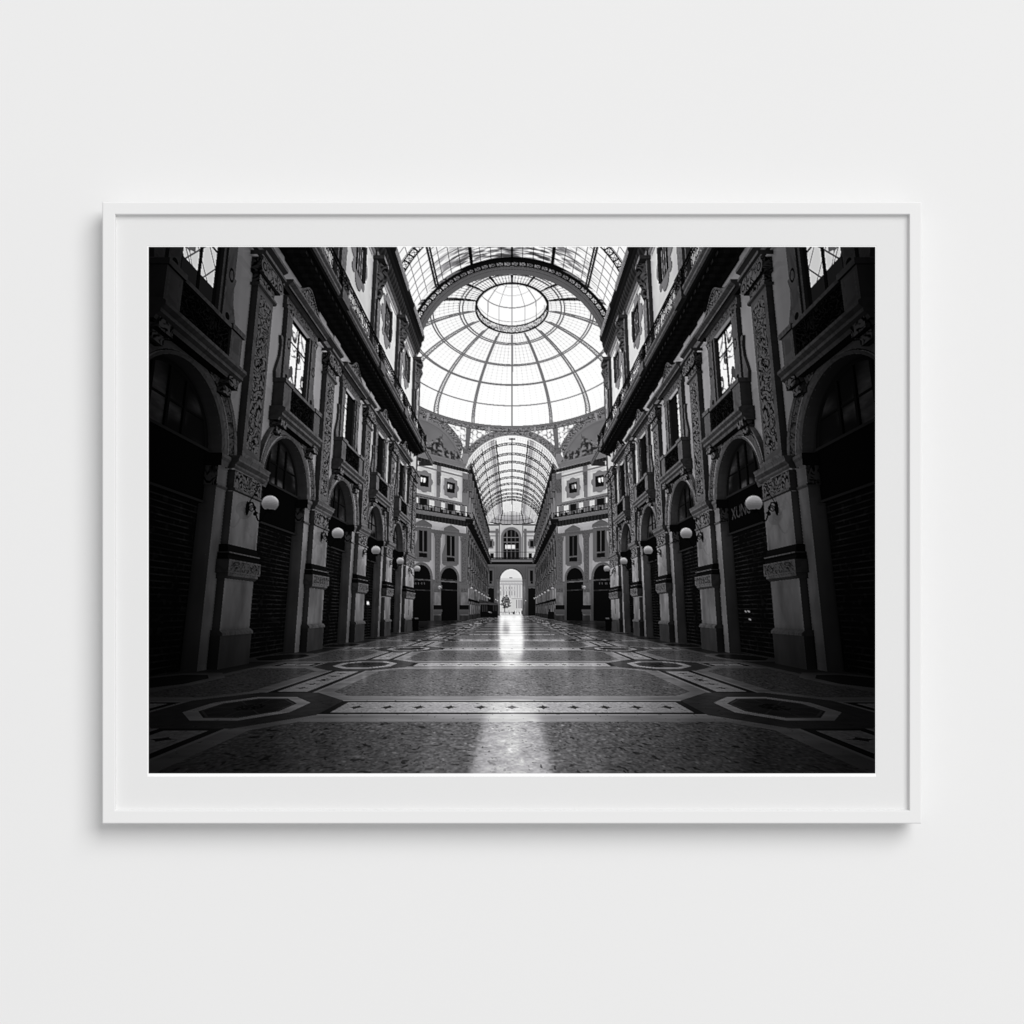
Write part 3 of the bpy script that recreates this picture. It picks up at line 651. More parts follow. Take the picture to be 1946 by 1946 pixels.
    for x0, x1 in ((1245, 1312), (1520, 1595)):
        W([A(x0 - 6, 1175 + (x0 - 1245) * .14), A(x1 + 14, 1178 + (x0 - 1245) * .14), A(x1 + 4, 1225 + (x0 - 1245) * .14), A(x0, 1222 + (x0 - 1245) * .14)], .8, 'carved')
        W([A(x0 + 4, 1215), A(x1, 1215), A(x1 - 10, 1720), A(x0 + 4, 1720)], .6, 'trim'); W([A(x0 + 16, 1240), A(x1 - 12, 1240), A(x1 - 18, 1700), A(x0 + 14, 1700)], .65, 'carved')
        for y0, y1, e, m in ((1720, 1760, 14, 'trim'), (1760, 1800, 0, 'carved'), (1800, 1930, 0, 'shaft'), (1930, 1975, 12, 'dark'), (1975, 2000, 16, 'trim'), (2000, 2030, 10, 'stone'), (2030, 2048, 4, 'shaft')):
            W([A(x0 - e, y0), A(x1 + e, y0), A(x1 + e, y1), A(x0 - e, y1)], .9, m)
        W([A(x0 - 8, 2040), A(x1 + 8, 2040), A(x1 + 8, 2120), A(x0 - 8, 2120)], .9, 'plinth')
    # ground arches
    for (c, zt, r, k) in ((1105, 1480, 122, 1.), (1400, 1515, 108, 1.)):
        q = np.linspace(0, math.pi, 19); zc = zt + r * 1.3
        W([A(c + r * np.cos(t), zc - r * 1.3 * np.sin(t)) for t in q] + [A(c - r, 2105), A(c + r, 2100)], .35, 'trim')
        W([A(c + r * .92 * np.cos(t), zc - r * 1.2 * np.sin(t)) for t in q] + [A(c - r * .92, 2105), A(c + r * .92, 2100)], .37, 'stone')
        W([A(c + r * .8 * np.cos(t), zc - r * 1.06 * np.sin(t)) for t in q] + [A(c - r * .8, 2108), A(c + r * .8, 2104)], .4, 'fardark')
        W([A(c - r * .8, 1655), A(c + r * .8, 1672), A(c + r * .8, 1680), A(c - r * .8, 1663)], .45, 'plinth'); W([A(c - r * .8, 1765), A(c + r * .8, 1775), A(c + r * .8, 1783), A(c - r * .8, 1773)], .45, 'plinth')
    # shop lettering, tiny
    for i, ww in enumerate((9, 7, 8, 6, 10, 7, 9, 8)):
        x = 1030 + i * 16
        W([A(x, 1695), A(x + 2, 1695), A(x + 2, 1713), A(x, 1713)], .5, 'mid'); W([A(x, 1695 + (i % 3) * 7), A(x + ww, 1696 + (i % 3) * 7), A(x + ww, 1698 + (i % 3) * 7), A(x, 1697 + (i % 3) * 7)], .5, 'mid')
    for (x, y) in ((1300, 1747),):
        w = unproj_plane(*A(x, y), p0 + n * 1.6, n)
        if mir: w[0] *= -1
        sphere(g, w, .24, 'globe', 12, 8)
    # litter bin near the corner
    b = [unproj_y(600 + x / 5.52, 1130 + y / 5.52, 36.5) for x, y in ((1008, 245), (1082, 245), (1075, 382), (1015, 382))]
    b = np.array(b)
    if mir: b[:, 0] *= -1
    g.quads(b[None], 'dark')
    t = [unproj_y(600 + x / 5.52, 1130 + y / 5.52, 36.4) for x, y in ((1040, 244), (1078, 244), (1078, 251), (1040, 251))]; t = np.array(t)
    if mir: t[:, 0] *= -1
    g.quads(t[None], 'mid')

GLYPH = {'X': [((0, 0), (1, 1)), ((0, 1), (1, 0))], 'U': [((0, 1), (0, .2)), ((0, .2), (.5, 0)), ((.5, 0), (1, .2)), ((1, .2), (1, 1))],
         'N': [((0, 0), (0, 1)), ((0, 1), (1, 0)), ((1, 0), (1, 1))], 'A': [((0, 0), (.5, 1)), ((.5, 1), (1, 0)), ((.2, .4), (.8, .4))],
         'C': [((1, .85), (.5, 1)), ((.5, 1), (0, .6)), ((0, .6), (.1, .2)), ((.1, .2), (.5, 0)), ((.5, 0), (1, .15))]}
def sign_text(g, sg, txt, s0, ds, z0, h, X, m, wd=.028):
    for i, ch in enumerate(txt):
        for (a, b), (c, d) in GLYPH[ch]:
            p = np.array([[sg * X, s0 + ds * (i + .72 * a), z0 + h * b], [sg * X, s0 + ds * (i + .72 * c), z0 + h * d]])
            v = p[1] - p[0]; nrm = np.array([0, -v[2], v[1]]); nrm /= np.linalg.norm(nrm) + 1e-9
            g.strip(p - nrm * wd, p + nrm * wd, m)

def project(P):
    d = P[..., 1] * CT + (P[..., 2] - EYE) * ST
    v = (P[..., 2] - EYE) * CT - P[..., 1] * ST
    dd = np.maximum(d, 1e-3)
    return np.stack([CXP + FC * P[..., 0] / dd, CYP - FC * v / dd], -1), d

def raster(tri, W, H, y_from=0):
    """nearest triangle per point: key = (1/d) in the high word, triangle index in the low word"""
    uv, d = project(tri)
    ok = (d > .4).all(1)
    u = (uv[..., 0] - PX0) / PW * W - .5; v = (uv[..., 1] - PY0) / PH * H - .5
    w = 1. / np.maximum(d, .1)
    buf = np.zeros(W * H, np.uint64)
    x0 = np.maximum(np.ceil(u.min(1)), 0); x1 = np.minimum(np.floor(u.max(1)), W - 1)
    y0 = np.maximum(np.ceil(v.min(1)), y_from); y1 = np.minimum(np.floor(v.max(1)), H - 1)
    area = (u[:, 1] - u[:, 0]) * (v[:, 2] - v[:, 0]) - (u[:, 2] - u[:, 0]) * (v[:, 1] - v[:, 0])
    ok &= (x1 >= x0) & (y1 >= y0) & (np.abs(area) > 1e-9)
    idx = np.nonzero(ok)[0]
    bw = (x1 - x0 + 1)[idx]; bh = (y1 - y0 + 1)[idx]
    def eval_(ids, X, Y):
        U = u[ids]; V = v[ids]; A = area[ids]; Wt = w[ids]
        sh = (len(ids),) + (1,) * (X.ndim - 1)
        g_ = lambda a: a.reshape(sh)
        e0 = (g_(U[:, 2] - U[:, 1]) * (Y - g_(V[:, 1])) - g_(V[:, 2] - V[:, 1]) * (X - g_(U[:, 1]))) / g_(A)
        e1 = (g_(U[:, 0] - U[:, 2]) * (Y - g_(V[:, 2])) - g_(V[:, 0] - V[:, 2]) * (X - g_(U[:, 2]))) / g_(A)
        e2 = 1 - e0 - e1
        ins = (e0 >= -1e-6) & (e1 >= -1e-6) & (e2 >= -1e-6)
        return ins, e0 * g_(Wt[:, 0]) + e1 * g_(Wt[:, 1]) + e2 * g_(Wt[:, 2])
    def put(ids, X, Y):
        ins, z = eval_(ids, X, Y)
        ins &= (X <= W - 1) & (Y <= H - 1)
        t = np.broadcast_to(ids.reshape((-1,) + (1,) * (X.ndim - 1)), ins.shape)[ins]
        key = (np.minimum(z[ins] * 1.5e9, 4.29e9).astype(np.uint64) << np.uint64(32)) | (t.astype(np.uint64) + np.uint64(1))
        pix = (np.broadcast_to(Y, ins.shape)[ins] * W + np.broadcast_to(X, ins.shape)[ins]).astype(np.int64)
        np.maximum.at(buf, pix, key)
    prev = 0
    big = np.maximum(bw, bh)
    for K in (2, 4, 8, 16, 32):
        sel = idx[(big <= K) & (big > prev)]; prev = K
        oy, ox = np.mgrid[0:K, 0:K]
        step = max(1, 1500000 // (K * K))
        for i in range(0, len(sel), step):
            s = sel[i:i + step]
            put(s, x0[s][:, None, None] + ox[None], y0[s][:, None, None] + oy[None])
    for i in idx[big > 32]:
        ys = np.arange(int(y0[i]), int(y1[i]) + 1)
        for k in range(0, len(ys), 256):
            yy = ys[k:k + 256]
            X = np.arange(int(x0[i]), int(x1[i]) + 1)[None, :].astype(float); Y = yy[:, None].astype(float)
            ins, z = eval_(np.array([i]), X[None], Y[None]); ins = ins[0]; z = z[0]
            key = (np.minimum(np.maximum(z, 0) * 1.5e9, 4.29e9).astype(np.uint64) << np.uint64(32)) | np.uint64(i + 1)
            view = buf.reshape(H, W)[yy[0]:yy[-1] + 1, int(x0[i]):int(x1[i]) + 1]
            np.copyto(view, np.maximum(view, key), where=ins)
    return buf.reshape(H, W)

def hash2(i, j, s=0):
    h = (i.astype(np.int64) * 374761393 + j.astype(np.int64) * 668265263 + s * 974634211) & 0xffffffff
    h = ((h ^ (h >> 13)) * 1274126177) & 0xffffffff
    return ((h ^ (h >> 16)) & 0xffff) / 65535.
def noise(x, y, s=0):
    i = np.floor(x); j = np.floor(y); fx = x - i; fy = y - j
    fx = fx * fx * (3 - 2 * fx); fy = fy * fy * (3 - 2 * fy)
    return (hash2(i, j, s) * (1 - fx) + hash2(i + 1, j, s) * fx) * (1 - fy) + (hash2(i, j + 1, s) * (1 - fx) + hash2(i + 1, j + 1, s) * fx) * fy
def fbm(x, y, s=0, n=3):
    return sum(noise(x * 2.03 ** k, y * 2.03 ** k, s + k) * .5 ** k for k in range(n)) / (2 - .5 ** (n - 1))
def sm(x, a, b):
    t = np.clip((x - a) / (b - a), 0, 1); return t * t * (3 - 2 * t)
def emboss(s, z, f, seed):
    e = .28
    a = noise(s * f * .33, z * f * .33, seed + 50) * 2.2                 # scrolls: the pattern is bent by a slower one
    u = s * f + .75 * np.sin(a * 6.283); v = z * f + .75 * np.cos(a * 6.283)
    return (fbm(u + e, v - e, seed, 2) - fbm(u - e, v + e, seed, 2)) * 2.6

BASE = dict(sky=1, plaster=.92, stone=.52, carved=.52, trim=.54, dark=.085, glass=.10, shutter=.055, sign=.035, iron=.10, globe=.75, pane=.9, railing=.12, soffit=.17,
            vault=1, dome=1, ringlow=.30, ringhole=.45, ironlight=.38, spandrel=.6, lunette=.42, panel=.97, frame=.54, lace=.05, rim=.45, farvault=.9, outside=.90, tree=.25,
            bright=1., mid=.55, letter=.3, plinth=.33, lampiron=.05, frieze=.46, shaft=.66, herm=.40, apse=.9, fardark=.06, outdark=.66, darkpane=.08, edge=.2)
BASEV = np.array([BASE[m] for m in MATS])
EMIT = np.zeros(len(MATS), bool)
for _m in ('sky', 'vault', 'dome', 'ringhole', 'pane', 'farvault', 'outside', 'bright', 'apse', 'tree', 'outdark', 'rim', 'ironlight', 'mid', 'spandrel'): EMIT[MI[_m]] = True

def shade(m, P, N, px, py, occ):
    """ink tone for points of the arcade (flat arrays)"""
    X, Y, Z = P[:, 0], P[:, 1], np.abs(P[:, 2])
    t = BASEV[m].copy()
    s = np.where(np.abs(N[:, 0]) > .5, Y, np.where(Y > 60, X + .3 * Y, X))
    far = sm(Y, 44, 70)
    ny = .30 + .66 * far; nx = .84 - .10 * far
    nz = np.where(N[:, 2] > 0, 1.05, .16 + .2 * far)
    k = N[:, 0] ** 2 * nx + N[:, 1] ** 2 * ny + N[:, 2] ** 2 * nz
    k *= .74 + .26 * sm(Y, 10, 36)
    k *= np.where(Y > 85, 1 - .2 * sm(Y, 85, 110), 1)
    k *= .66 + .34 * sm(Z, -.3, 4.2 + 2 * far)
    k *= 1 + .18 * sm(Z, 13., 18) * (1 - far)
    k *= 1 - .22 * sm(16.5 - Z, 0, 3) * (Y > 60)
    k *= 1 - .25 * ((Y > 84.5) & (np.abs(N[:, 0]) > .6))
    k *= occ + (1 - occ) * .45 * far
    # the print was toned darker towards its sides
    r = np.abs(px - CXP) / 690.
    vg = 1 - .78 * sm(r, .42, 1.18)
    vg *= 1 - .35 * sm(py, 1180, 1330) * sm(r, .25, .7)
    vg *= 1 - .25 * sm(r, .6, 1.) * sm(900 - py, 0, 420)
    for name, fq, amp in (('carved', 12., .72), ('frieze', 17., .42), ('herm', 6., .5), ('trim', 7., .10), ('stone', 3., .07), ('rim', 5.0, .45)):
        q = m == MI[name]
        if q.any(): t[q] *= 1 + amp * (1 - (.72 if name != 'rim' else .1) * sm(Y[q], 36, 60)) * (np.clip(emboss(s[q], Z[q], fq, 5 + len(name)) * 2.0, -1.4, .42) - .16)
    q = m == MI['plaster']; t[q] *= .93 + .14 * fbm(s[q] * .9, Z[q] * .5, 3)
    for nm in ('shaft', 'plinth'):
        q = m == MI[nm]; t[q] *= .68 + .62 * fbm(s[q] * 2.0, Z[q] * 1.0, 9, 4)
    q = m == MI['shutter']; t[q] *= .8 + 3.2 * ((Z[q] % .145) < .032) * sm(fbm(s[q] * 1.6, Z[q] * 1.3, 8), .25, .75) + .9 * (noise(s[q] * 9, Z[q] * 14, 19) > .78) 
    q = m == MI['lace']; t[q] *= .4 + 2.2 * (np.abs(emboss(s[q], Z[q], 9., 31)) < .18)
    q = m == MI['railing']; t[q] *= .5 + 2.5 * (np.abs(emboss(s[q], Z[q], 6., 31)) < .2)
    q = m == MI['glass']; t[q] = .09 + .36 * sm(noise(s[q] * 1.1, Z[q] * 2.2, 4), .3, .75) * (.4 + fbm(s[q] * 3, Z[q] * 9, 2)) 
    q = m == MI['globe']; t[q] = .42 + .40 * sm(N[q, 2], -.7, .8) + .12 * sm(N[q, 2] + np.sign(X[q]) * -N[q, 0], .9, 1.5)
    q = m == MI['lunette']
    if q.any():
        u = np.abs(X[q]); fig = sm(26.0 + 3.0 * (fbm(u * 1.5, Z[q] * .35, 7) - .35) + 1.5 * np.exp(-((u - 11.6 + .25 * (Z[q] - 26)) / .75) ** 2) + .9 * (fbm(u * 4, Z[q] * 4, 8) - .5) - Z[q], -.15, .35)
        t[q] = .45 + .10 * fbm(s[q] * .4, Z[q] * .6, 6) - fig * (.34 - .42 * sm(fbm(s[q] * 3.4, Z[q] * 2.8, 7), .3, .75)) - .12 * sm(24.6 - Z[q], -.5, .5)
    q = m == MI['soffit']; t[q] *= .8 + .4 * ((s[q] % .42) < .2)
    k = np.where(m == MI['globe'], .84, k)
    k = np.where((m == MI['pane']), 1., k)
    out = t * k
    out = np.where(EMIT[m], t, out)
    q = m == MI['vault']
    if q.any():
        ang = np.degrees(np.arctan2(Z[q] - 20.85, X[q])); l = np.abs((ang + 2.8125) % 5.625 - 2.8125) * math.radians(1) * 8.75
        yy = np.abs((Y[q] - 39 + .4) % .82 - .41)
        line = np.maximum(1 - sm(l, .015, .05) * 1., (1 - sm(yy, .02, .07)) * .95)
        v = 1 - line * .62
        dirt = sm(Y[q], 33.2, 38.6) * sm(fbm(X[q] * 1.2, Y[q] * 4.5, 12), .3, .75) * .75 * sm(np.sin(np.radians(ang)), .55, .95)
        out[q] = v * (1 - dirt) 
    q = m == MI['dome']
    if q.any():
        th = np.arctan2(X[q] / DRX, (Y[q] - DC) / DRY); tz = np.arcsin(np.clip((Z[q] - DZ) / DH, -1, 1)); c = np.cos(tz)
        near = sm(-np.cos(th), -.1, .6) + .25
        e = math.pi / 8 / 6; l = np.abs((th + e / 2) % e - e / 2) * c * 18
        rows = np.abs((tz * 26 + .5) % 1 - .5) / 26 * 15
        up = sm(c, .95, .35)
        line = (1 - sm(l, .02, .06)) * (.05 + .34 * up) + (1 - sm(rows, .02, .06)) * ((l < .07) * .28 + .04 + .16 * up)
        out[q] = 1 - np.clip(line * (.24 + .9 * near), 0, .75)
    q = m == MI['farvault']
    if q.any():
        ang = np.degrees(np.arctan2(Z[q] - 21., X[q])); off = np.abs(ang - 90)
        l = np.abs((ang + 1.6) % 3.2 - 1.6) * math.radians(1) * 7.8; yy = np.abs((Y[q]) % 1.3 - .65)
        side = sm(off, 17, 22)
        line = np.maximum((1 - sm(l, .03, .08)) * (.08 + .16 * side), (1 - sm(yy, .05, .16)) * (.10 + .22 * side))
        out[q] = (1. - .06 * side) * (1 - line) * (1 - .30 * np.exp(-((off - 24) / 4.) ** 2))
    q = m == MI['apse']
    if q.any():
        out[q] = .93 - .25 * (np.abs((X[q] % .9) - .45) < .08) - .2 * (np.abs((Z[q] % 1.1) - .55) < .1) - .25 * sm(unproj_y(973, 985, 160.)[2] - Z[q], -1.5, 1.)
    q = m == MI['spandrel']
    if q.any():
        ss = X[q] * 1.15; zz = Z[q] * 1.0
        cx = np.floor(ss / .80); c1 = ss - (cx + .5) * .80; cz = np.floor(zz / .92 + .5 * (cx % 2)); c2 = zz - (cz + .5 - .5 * (cx % 2)) * .92
        big = .26 + .14 * hash2(cx, cz, 2)
        rr = np.hypot(c1, c2)
        out[q] = np.where(rr < big, 1., .55 + .35 * (fbm(ss * 3, zz * 3, 4) > .52))
    q = m == MI['ringlow']
    if q.any():
        ang = np.degrees(np.arctan2(Z[q] - 20.85, X[q])); rr = np.hypot(X[q], Z[q] - 20.85)
        dots = (np.abs((ang * 1.1) % 1 - .5) < .2) & (np.abs((rr % .21) - .1) < .035)
        out[q] = .33 - .17 * dots
    q = m == MI['ringhole']
    if q.any(): out[q] = .30 + .25 * noise(X[q] * 2, Z[q] * 2, 3) + .25 * sm(np.abs(X[q]), 4, 7)
    q = m == MI['rim']
    if q.any(): out[q] = np.clip(out[q] * np.where(Z[q] > 36, np.where(Y[q] > DC - 1, 1.6, .5), 1.0), 0, 1)
    q = m == MI['pane']
    if q.any():
        sx = np.sign(X[q]); w1 = np.abs(noise(s[q] * 2.2, Z[q] * 1.3, 41) - .5) < .045; w2 = np.abs(noise(s[q] * 4.5 + Z[q] * 2, Z[q] * 3 - s[q], 42) - .5) < .05
        d1 = np.abs(((s[q] * 1.2 + Z[q]) % .85) - .42) < .03; d2 = np.abs(((s[q] * 1.2 - Z[q]) % .85) - .42) < .03
        far_ = Y[q] > 14
        w = np.where(far_, w1 * 1. + w2 * .6, np.maximum(w2 * .8 * (s[q] < 11.2), (d1 | d2) * .85))
        out[q] = np.where(far_, 1.05, .86) * (1 - np.clip(w, 0, 1) * .75)
        lowcut = Z[q] < np.where(far_, 8.9, 9.25)
        out[q] = np.where(lowcut, .09, out[q]); vg = vg.copy(); vg[q] = np.maximum(vg[q], .9)
    q = m == MI['letter']; out[q] = .22
    vg = np.where(m == MI['globe'], np.maximum(vg, .88), vg)
    vg = np.where(EMIT[m] & (m != MI['pane']), 1. - .12 * sm(np.hypot(px - CXP, py - 640) / 400., .4, 1.), vg)
    return out * vg

FROWS = np.array([-4.6, 1.9, 8.34, 14.74, 20.85] + [20.85 + 6.0 * i for i in range(1, 24)])
def octd(x, y, ax, ay):
    x = np.abs(x) / ax; y = np.abs(y) / ay
    return np.maximum(np.maximum(x, y), (x + y) / 1.4142 * 1.0)
def floor_tone(X, Y):
    t = .285 + .25 * (fbm(X * 34, Y * 21, 21, 2) - .5) * (1 - .6 * sm(Y, 8, 16))
    wx = noise(X * 9, Y * 9, 5) * 1.2; chip = noise(X * 21 + wx, Y * 17 - wx, 22); t = t * (1 - .62 * sm(chip, .80, .90)) * (1 + .35 * sm(chip, .2, .08))
    ax = np.abs(X)
    fi = np.clip(np.searchsorted(FROWS, Y + 3.1), 1, len(FROWS)) - 1
    ymid = (FROWS[:-1] + FROWS[1:]) / 2
    fi = np.searchsorted(ymid, Y)
    fi = np.clip(fi, 0, len(FROWS) - 1)
    yr = Y - FROWS[fi]
    marble = .42 + .12 * (fbm(X * 1.2, Y * 5, 25, 3) - .4) * 1.6
    def band(t, u, v, half_u, half_v, cross):       # u along, v across
        inside = (np.abs(u) < half_u) & (np.abs(v) < half_v)
        edge = np.minimum(half_u - np.abs(u), half_v - np.abs(v))
        tone = np.where(edge < .06, .52, np.where(edge < .19, .07, .56 + .22 * (fbm(X * 30, Y * 26, 27, 2) - .5)))
        cu = (u + cross / 2) % cross - cross / 2
        arm = np.minimum(np.abs(cu) * 1.0, 9); cr = (np.abs(cu) / .135) ** .62 + (np.abs(v) / .19) ** .62 < 1
        tone = np.where((edge > .25) & cr & (np.abs(u) < half_u - .28), .11, tone)
        return np.where(inside, tone, t)
    # marble borders
    side = ax > 5.35
    bx = np.abs(ax - 3.88)
    t = np.where((np.abs(yr) < 1.06) & (ax < 3.2), marble, t)
    t = np.where((bx < .74), marble, t)
    d = octd(ax - 3.88, yr, 1.42, 1.74); t = np.where(d < 1, marble, t)
    t = np.where((np.abs(yr) < .92) & (ax > 4.5), marble, t)
    # bands
    t = band(t, X, yr, 2.74, .615, .46)
    ymidv = np.where(yr > 0, yr - 3.1, yr + 3.1)
    t = band(t, ymidv, ax - 3.88, 1.72, .455, .54)
    t = band(t, ax - 5.68, yr, .58, .50, .40)
    # medallions
    d = octd(ax - 3.88, yr, 1.2, 1.46); t = np.where(d < 1, .13 + .07 * fbm(X * 9, Y * 9, 28), t)
    d = octd(ax - 3.88, yr, .75, .98); t = np.where(d < 1, .60 + .2 * (fbm(X * 3, Y * 7, 29) - .5), t)
    d = octd(ax - 3.88, yr, .57, .80); ang = np.arctan2(yr / .8, (ax - 3.88) / .57); sp = np.abs((ang / (math.pi / 4) + .5) % 1 - .5)
    core = np.where(sp < .03, .20, .085 + .06 * fbm(X * 4, Y * 9, 30)); core = np.where((d > .90) & (d < .95), .22, core)
    core = np.where(d < .34, .03 + .10 * (noise(X * 30, Y * 30, 33) > .6), core)
    t = np.where(d < 1, core, t)
    # strip along the shop fronts
    t = np.where(ax > 6.32, .16 + .06 * fbm(X * 4, Y * 4, 31), t)
    t = np.where((np.abs(ax - 6.42) < .12), marble * .9, t)
    ym = (Y - 11.35 + BAY / 2) % BAY - BAY / 2
    d = octd(ax - 7.05, ym, .9, 1.5); t = np.where((d < 1) & (d > .72), marble, t); t = np.where(d < .72, .07, t)
    ws = np.abs(ax - 7.0); t = np.where((ws < .05) & (np.abs(ym) > 1.5), .22, t)
    t = t * (1 - .6 * sm(ax, 5.9, 7.2))
    return t

def blur_axis(a, r, axis):
    r = int(max(0, round(r)))
    if r == 0: return a
    for _ in range(2):
        p = np.pad(a, [(r + 1, r) if i == axis else (0, 0) for i in range(2)], mode='edge'); c = np.cumsum(p, axis)
        n = a.shape[axis]
        a = (np.take(c, np.arange(2 * r + 1, 2 * r + 1 + n), axis) - np.take(c, np.arange(0, n), axis)) / (2 * r + 1)
    return a

def build_all():
    g = Geo()
    for sg in (-1, 1): build_side(g, sg)
    build_roof(g); build_end(g)
    for mir in (False, True): build_diag(g, mir)
    # lettering on the fascia of the second shop on the right, and on the shutters
    sign_text(g, 1, 'XUNUA', 18.45, -.40, 4.52, .40, WALLX + .28, 'letter', .03)
    rng = np.random.RandomState(8)
    q = np.concatenate(g.q); m = np.concatenate(g.m)
    tri = np.concatenate([q[:, [0, 1, 2]], q[:, [0, 2, 3]]]); tm = np.concatenate([m, m])
    ar = np.linalg.norm(np.cross(tri[:, 1] - tri[:, 0], tri[:, 2] - tri[:, 0]), axis=1)
    keep = ar > 1e-9
    return tri[keep], tm[keep]

def gbuffer(tri, tm, W, H, y_from, flip):
    T = tri.copy()
    if flip: T[..., 2] *= -1
    key = raster(T, W, H, y_from)
    tid = (key & np.uint64(0xffffffff)).astype(np.int64) - 1
    d = 1.5e9 / np.maximum((key >> np.uint64(32)).astype(np.float64), 1.)
    jj, ii = np.mgrid[0:H, 0:W]
    px = PX0 + (ii + .5) / W * PW; py = PY0 + (jj + .5) / H * PH
    a = (px - CXP) / FC; b = (CYP - py) / FC
    P = np.stack([a * d, d * CT - b * d * ST, EYE + d * ST + b * d * CT], -1)
    N = np.cross(T[:, 1] - T[:, 0], T[:, 2] - T[:, 0]); N /= np.linalg.norm(N, axis=1)[:, None]
    c = T.mean(1); fl = ((c - [0, 0, EYE]) * N).sum(1) > 0; N[fl] *= -1
    return tid, d, P, N, px, py

def occlusion(d, P, tid, N, W, H):
    """how much of the open space in front of each point is blocked by its neighbours in the picture"""
    occ = np.zeros((H, W)); wt = 0
    jj, ii = np.mgrid[0:H, 0:W]
    rng = np.random.RandomState(1)
    NN = N[np.maximum(tid, 0)]
    for k in range(14):
        a = 2.399963 * k; R = (.12 if k < 7 else .7) * (.4 + .6 * ((k % 7) / 6.))
        r = R * FC / d * W / PW
        x = np.clip(ii + np.round(r * math.cos(a)).astype(int), 0, W - 1); y = np.clip(jj + np.round(r * math.sin(a)).astype(int), 0, H - 1)
        v = P[y, x] - P
        l = np.sqrt((v * v).sum(-1)) + 1e-6
        cs = (v * NN).sum(-1) / l
        o = np.clip(cs - .12, 0, 1) * np.clip(1.6 - l / (R * 2.5), 0, 1) * (tid[y, x] >= 0)
        occ += o; wt += 1
    return np.clip(1 - 1.65 * occ / wt, .2, 1)

def paint(NX, NY, SS=2):
    W, H = NX * SS, NY * SS
    tri, tm = build_all()
    tid, d, P, N, px, py = gbuffer(tri, tm, W, H, 0, False)
    hit = tid >= 0
    occ = np.ones((H, W)); occ = occlusion(d, P, tid, N, W, H)
    img = np.ones((H, W))
    h = hit
    img[h] = shade(tm[tid[h]], P[h], N[tid[h]], px[h], py[h], occ[h])
    # floor
    b = (CYP - py) / FC; den = ST + b * CT
    df = np.where(den < -1e-4, -EYE / np.minimum(den, -1e-4), 1e9)
    fl = (df < d * 1.0) | (~hit & (den < -1e-4)); fl &= df < 1e8
    FX = (px - CXP) / FC * df; FY = df * (CT - b * ST)
    fl &= FY < 176
    # mirror image in the polished floor, at half the resolution
    W2, H2 = W // 2, H // 2
    j0 = int((YHP - PY0) / PH * H2) - 2
    t2, d2, P2, N2, px2, py2 = gbuffer(tri, tm, W2, H2, j0, True)
    ref = np.full((H2, W2), .1); h2 = t2 >= 0; h2[:j0] = False
    ref[h2] = shade(tm[t2[h2]], P2[h2], N2[t2[h2]], px2[h2], np.full(h2.sum(), 1000.), np.ones(h2.sum()))
    ref = np.clip(ref, 0, 1) ** 2.5
    glow = np.isin(tm[np.maximum(t2, 0)], [MI[q] for q in ('sky', 'outside', 'outdark', 'bright', 'apse', 'farvault')]) & h2
    ref = np.where(glow, ref * np.where(P2[..., 1] > 170, 2.6, 3.0), ref)
    sub = ref[j0:]
    small = blur_axis(blur_axis(sub, 5 * W2 / 1092, 0), 1.5 * W2 / 1092, 1); large = blur_axis(blur_axis(sub, 24 * W2 / 1092, 0), 12 * W2 / 1092, 1)
    rows = np.linspace(0, 1, H2 - j0)[:, None]
    mixr = small * (1 - sm(rows, .12, .55)) + large * sm(rows, .12, .55)
    full = np.zeros((H2, W2)); full[j0:] = np.sqrt(np.maximum(mixr, 0))
    full = np.repeat(np.repeat(full, 2, 0), 2, 1); full = np.pad(full, ((0, H - full.shape[0]), (0, W - full.shape[1])), mode='edge')
    f = fl
    x, y = FX[f], FY[f]
    t = floor_tone(x, y)
    fr = .52 + .36 * sm(y, 7, 30)
    r = np.abs(px[f] - CXP) / 690.
    lit = (.47 + .55 * np.exp(-(r / .38) ** 2)) * (1 - .60 * sm(r, .35, 1.0)) * (1 - .15 * sm(py[f], 1380, 1470))
    base = t * lit * (1 - .35 * sm(y, 10, 40)) * 1.12
    rough = .82 + .36 * fbm(x * 7, y * 5, 61, 2) * (1 - sm(y, 10, 30)) + .18 * sm(y, 10, 30)
    rough *= 1 - .34 * sm(y, 9, 16) * (noise(x * .25, y * (1.2 + 0 * x), 70) - .25) * (1 - sm(y, 60, 110))
    rf = full[f] * fr * rough * (1 - .55 * sm(11 - y, 0, 4) * sm(.8 - full[f], 0, .35)) * (1 - .45 * sm(r, .3, .9))
    pit = (noise(x * 26, y * 18, 66) > .93) & (y < 9)
    img[f] = np.clip(base * (1 - .55 * np.clip(rf, 0, 1)) + rf * .95, 0, 1) * np.where(pit, .6, 1)
    out = np.clip(img.reshape(NY, SS, NX, SS).mean((1, 3)), 0, 1)
    hi = np.maximum(out - .8, 0)
    halo = .55 * blur_axis(blur_axis(hi, 5, 0), 5, 1) + .5 * blur_axis(blur_axis(hi, 22, 0), 22, 1)   # halation of the film round the bright glass
    out = out + halo * (1 - out)
    soft = blur_axis(blur_axis(out, 1, 0), 1, 1)                 # printed crisp, as the original is
    return np.clip(out + .62 * (out - soft), 0, 1)

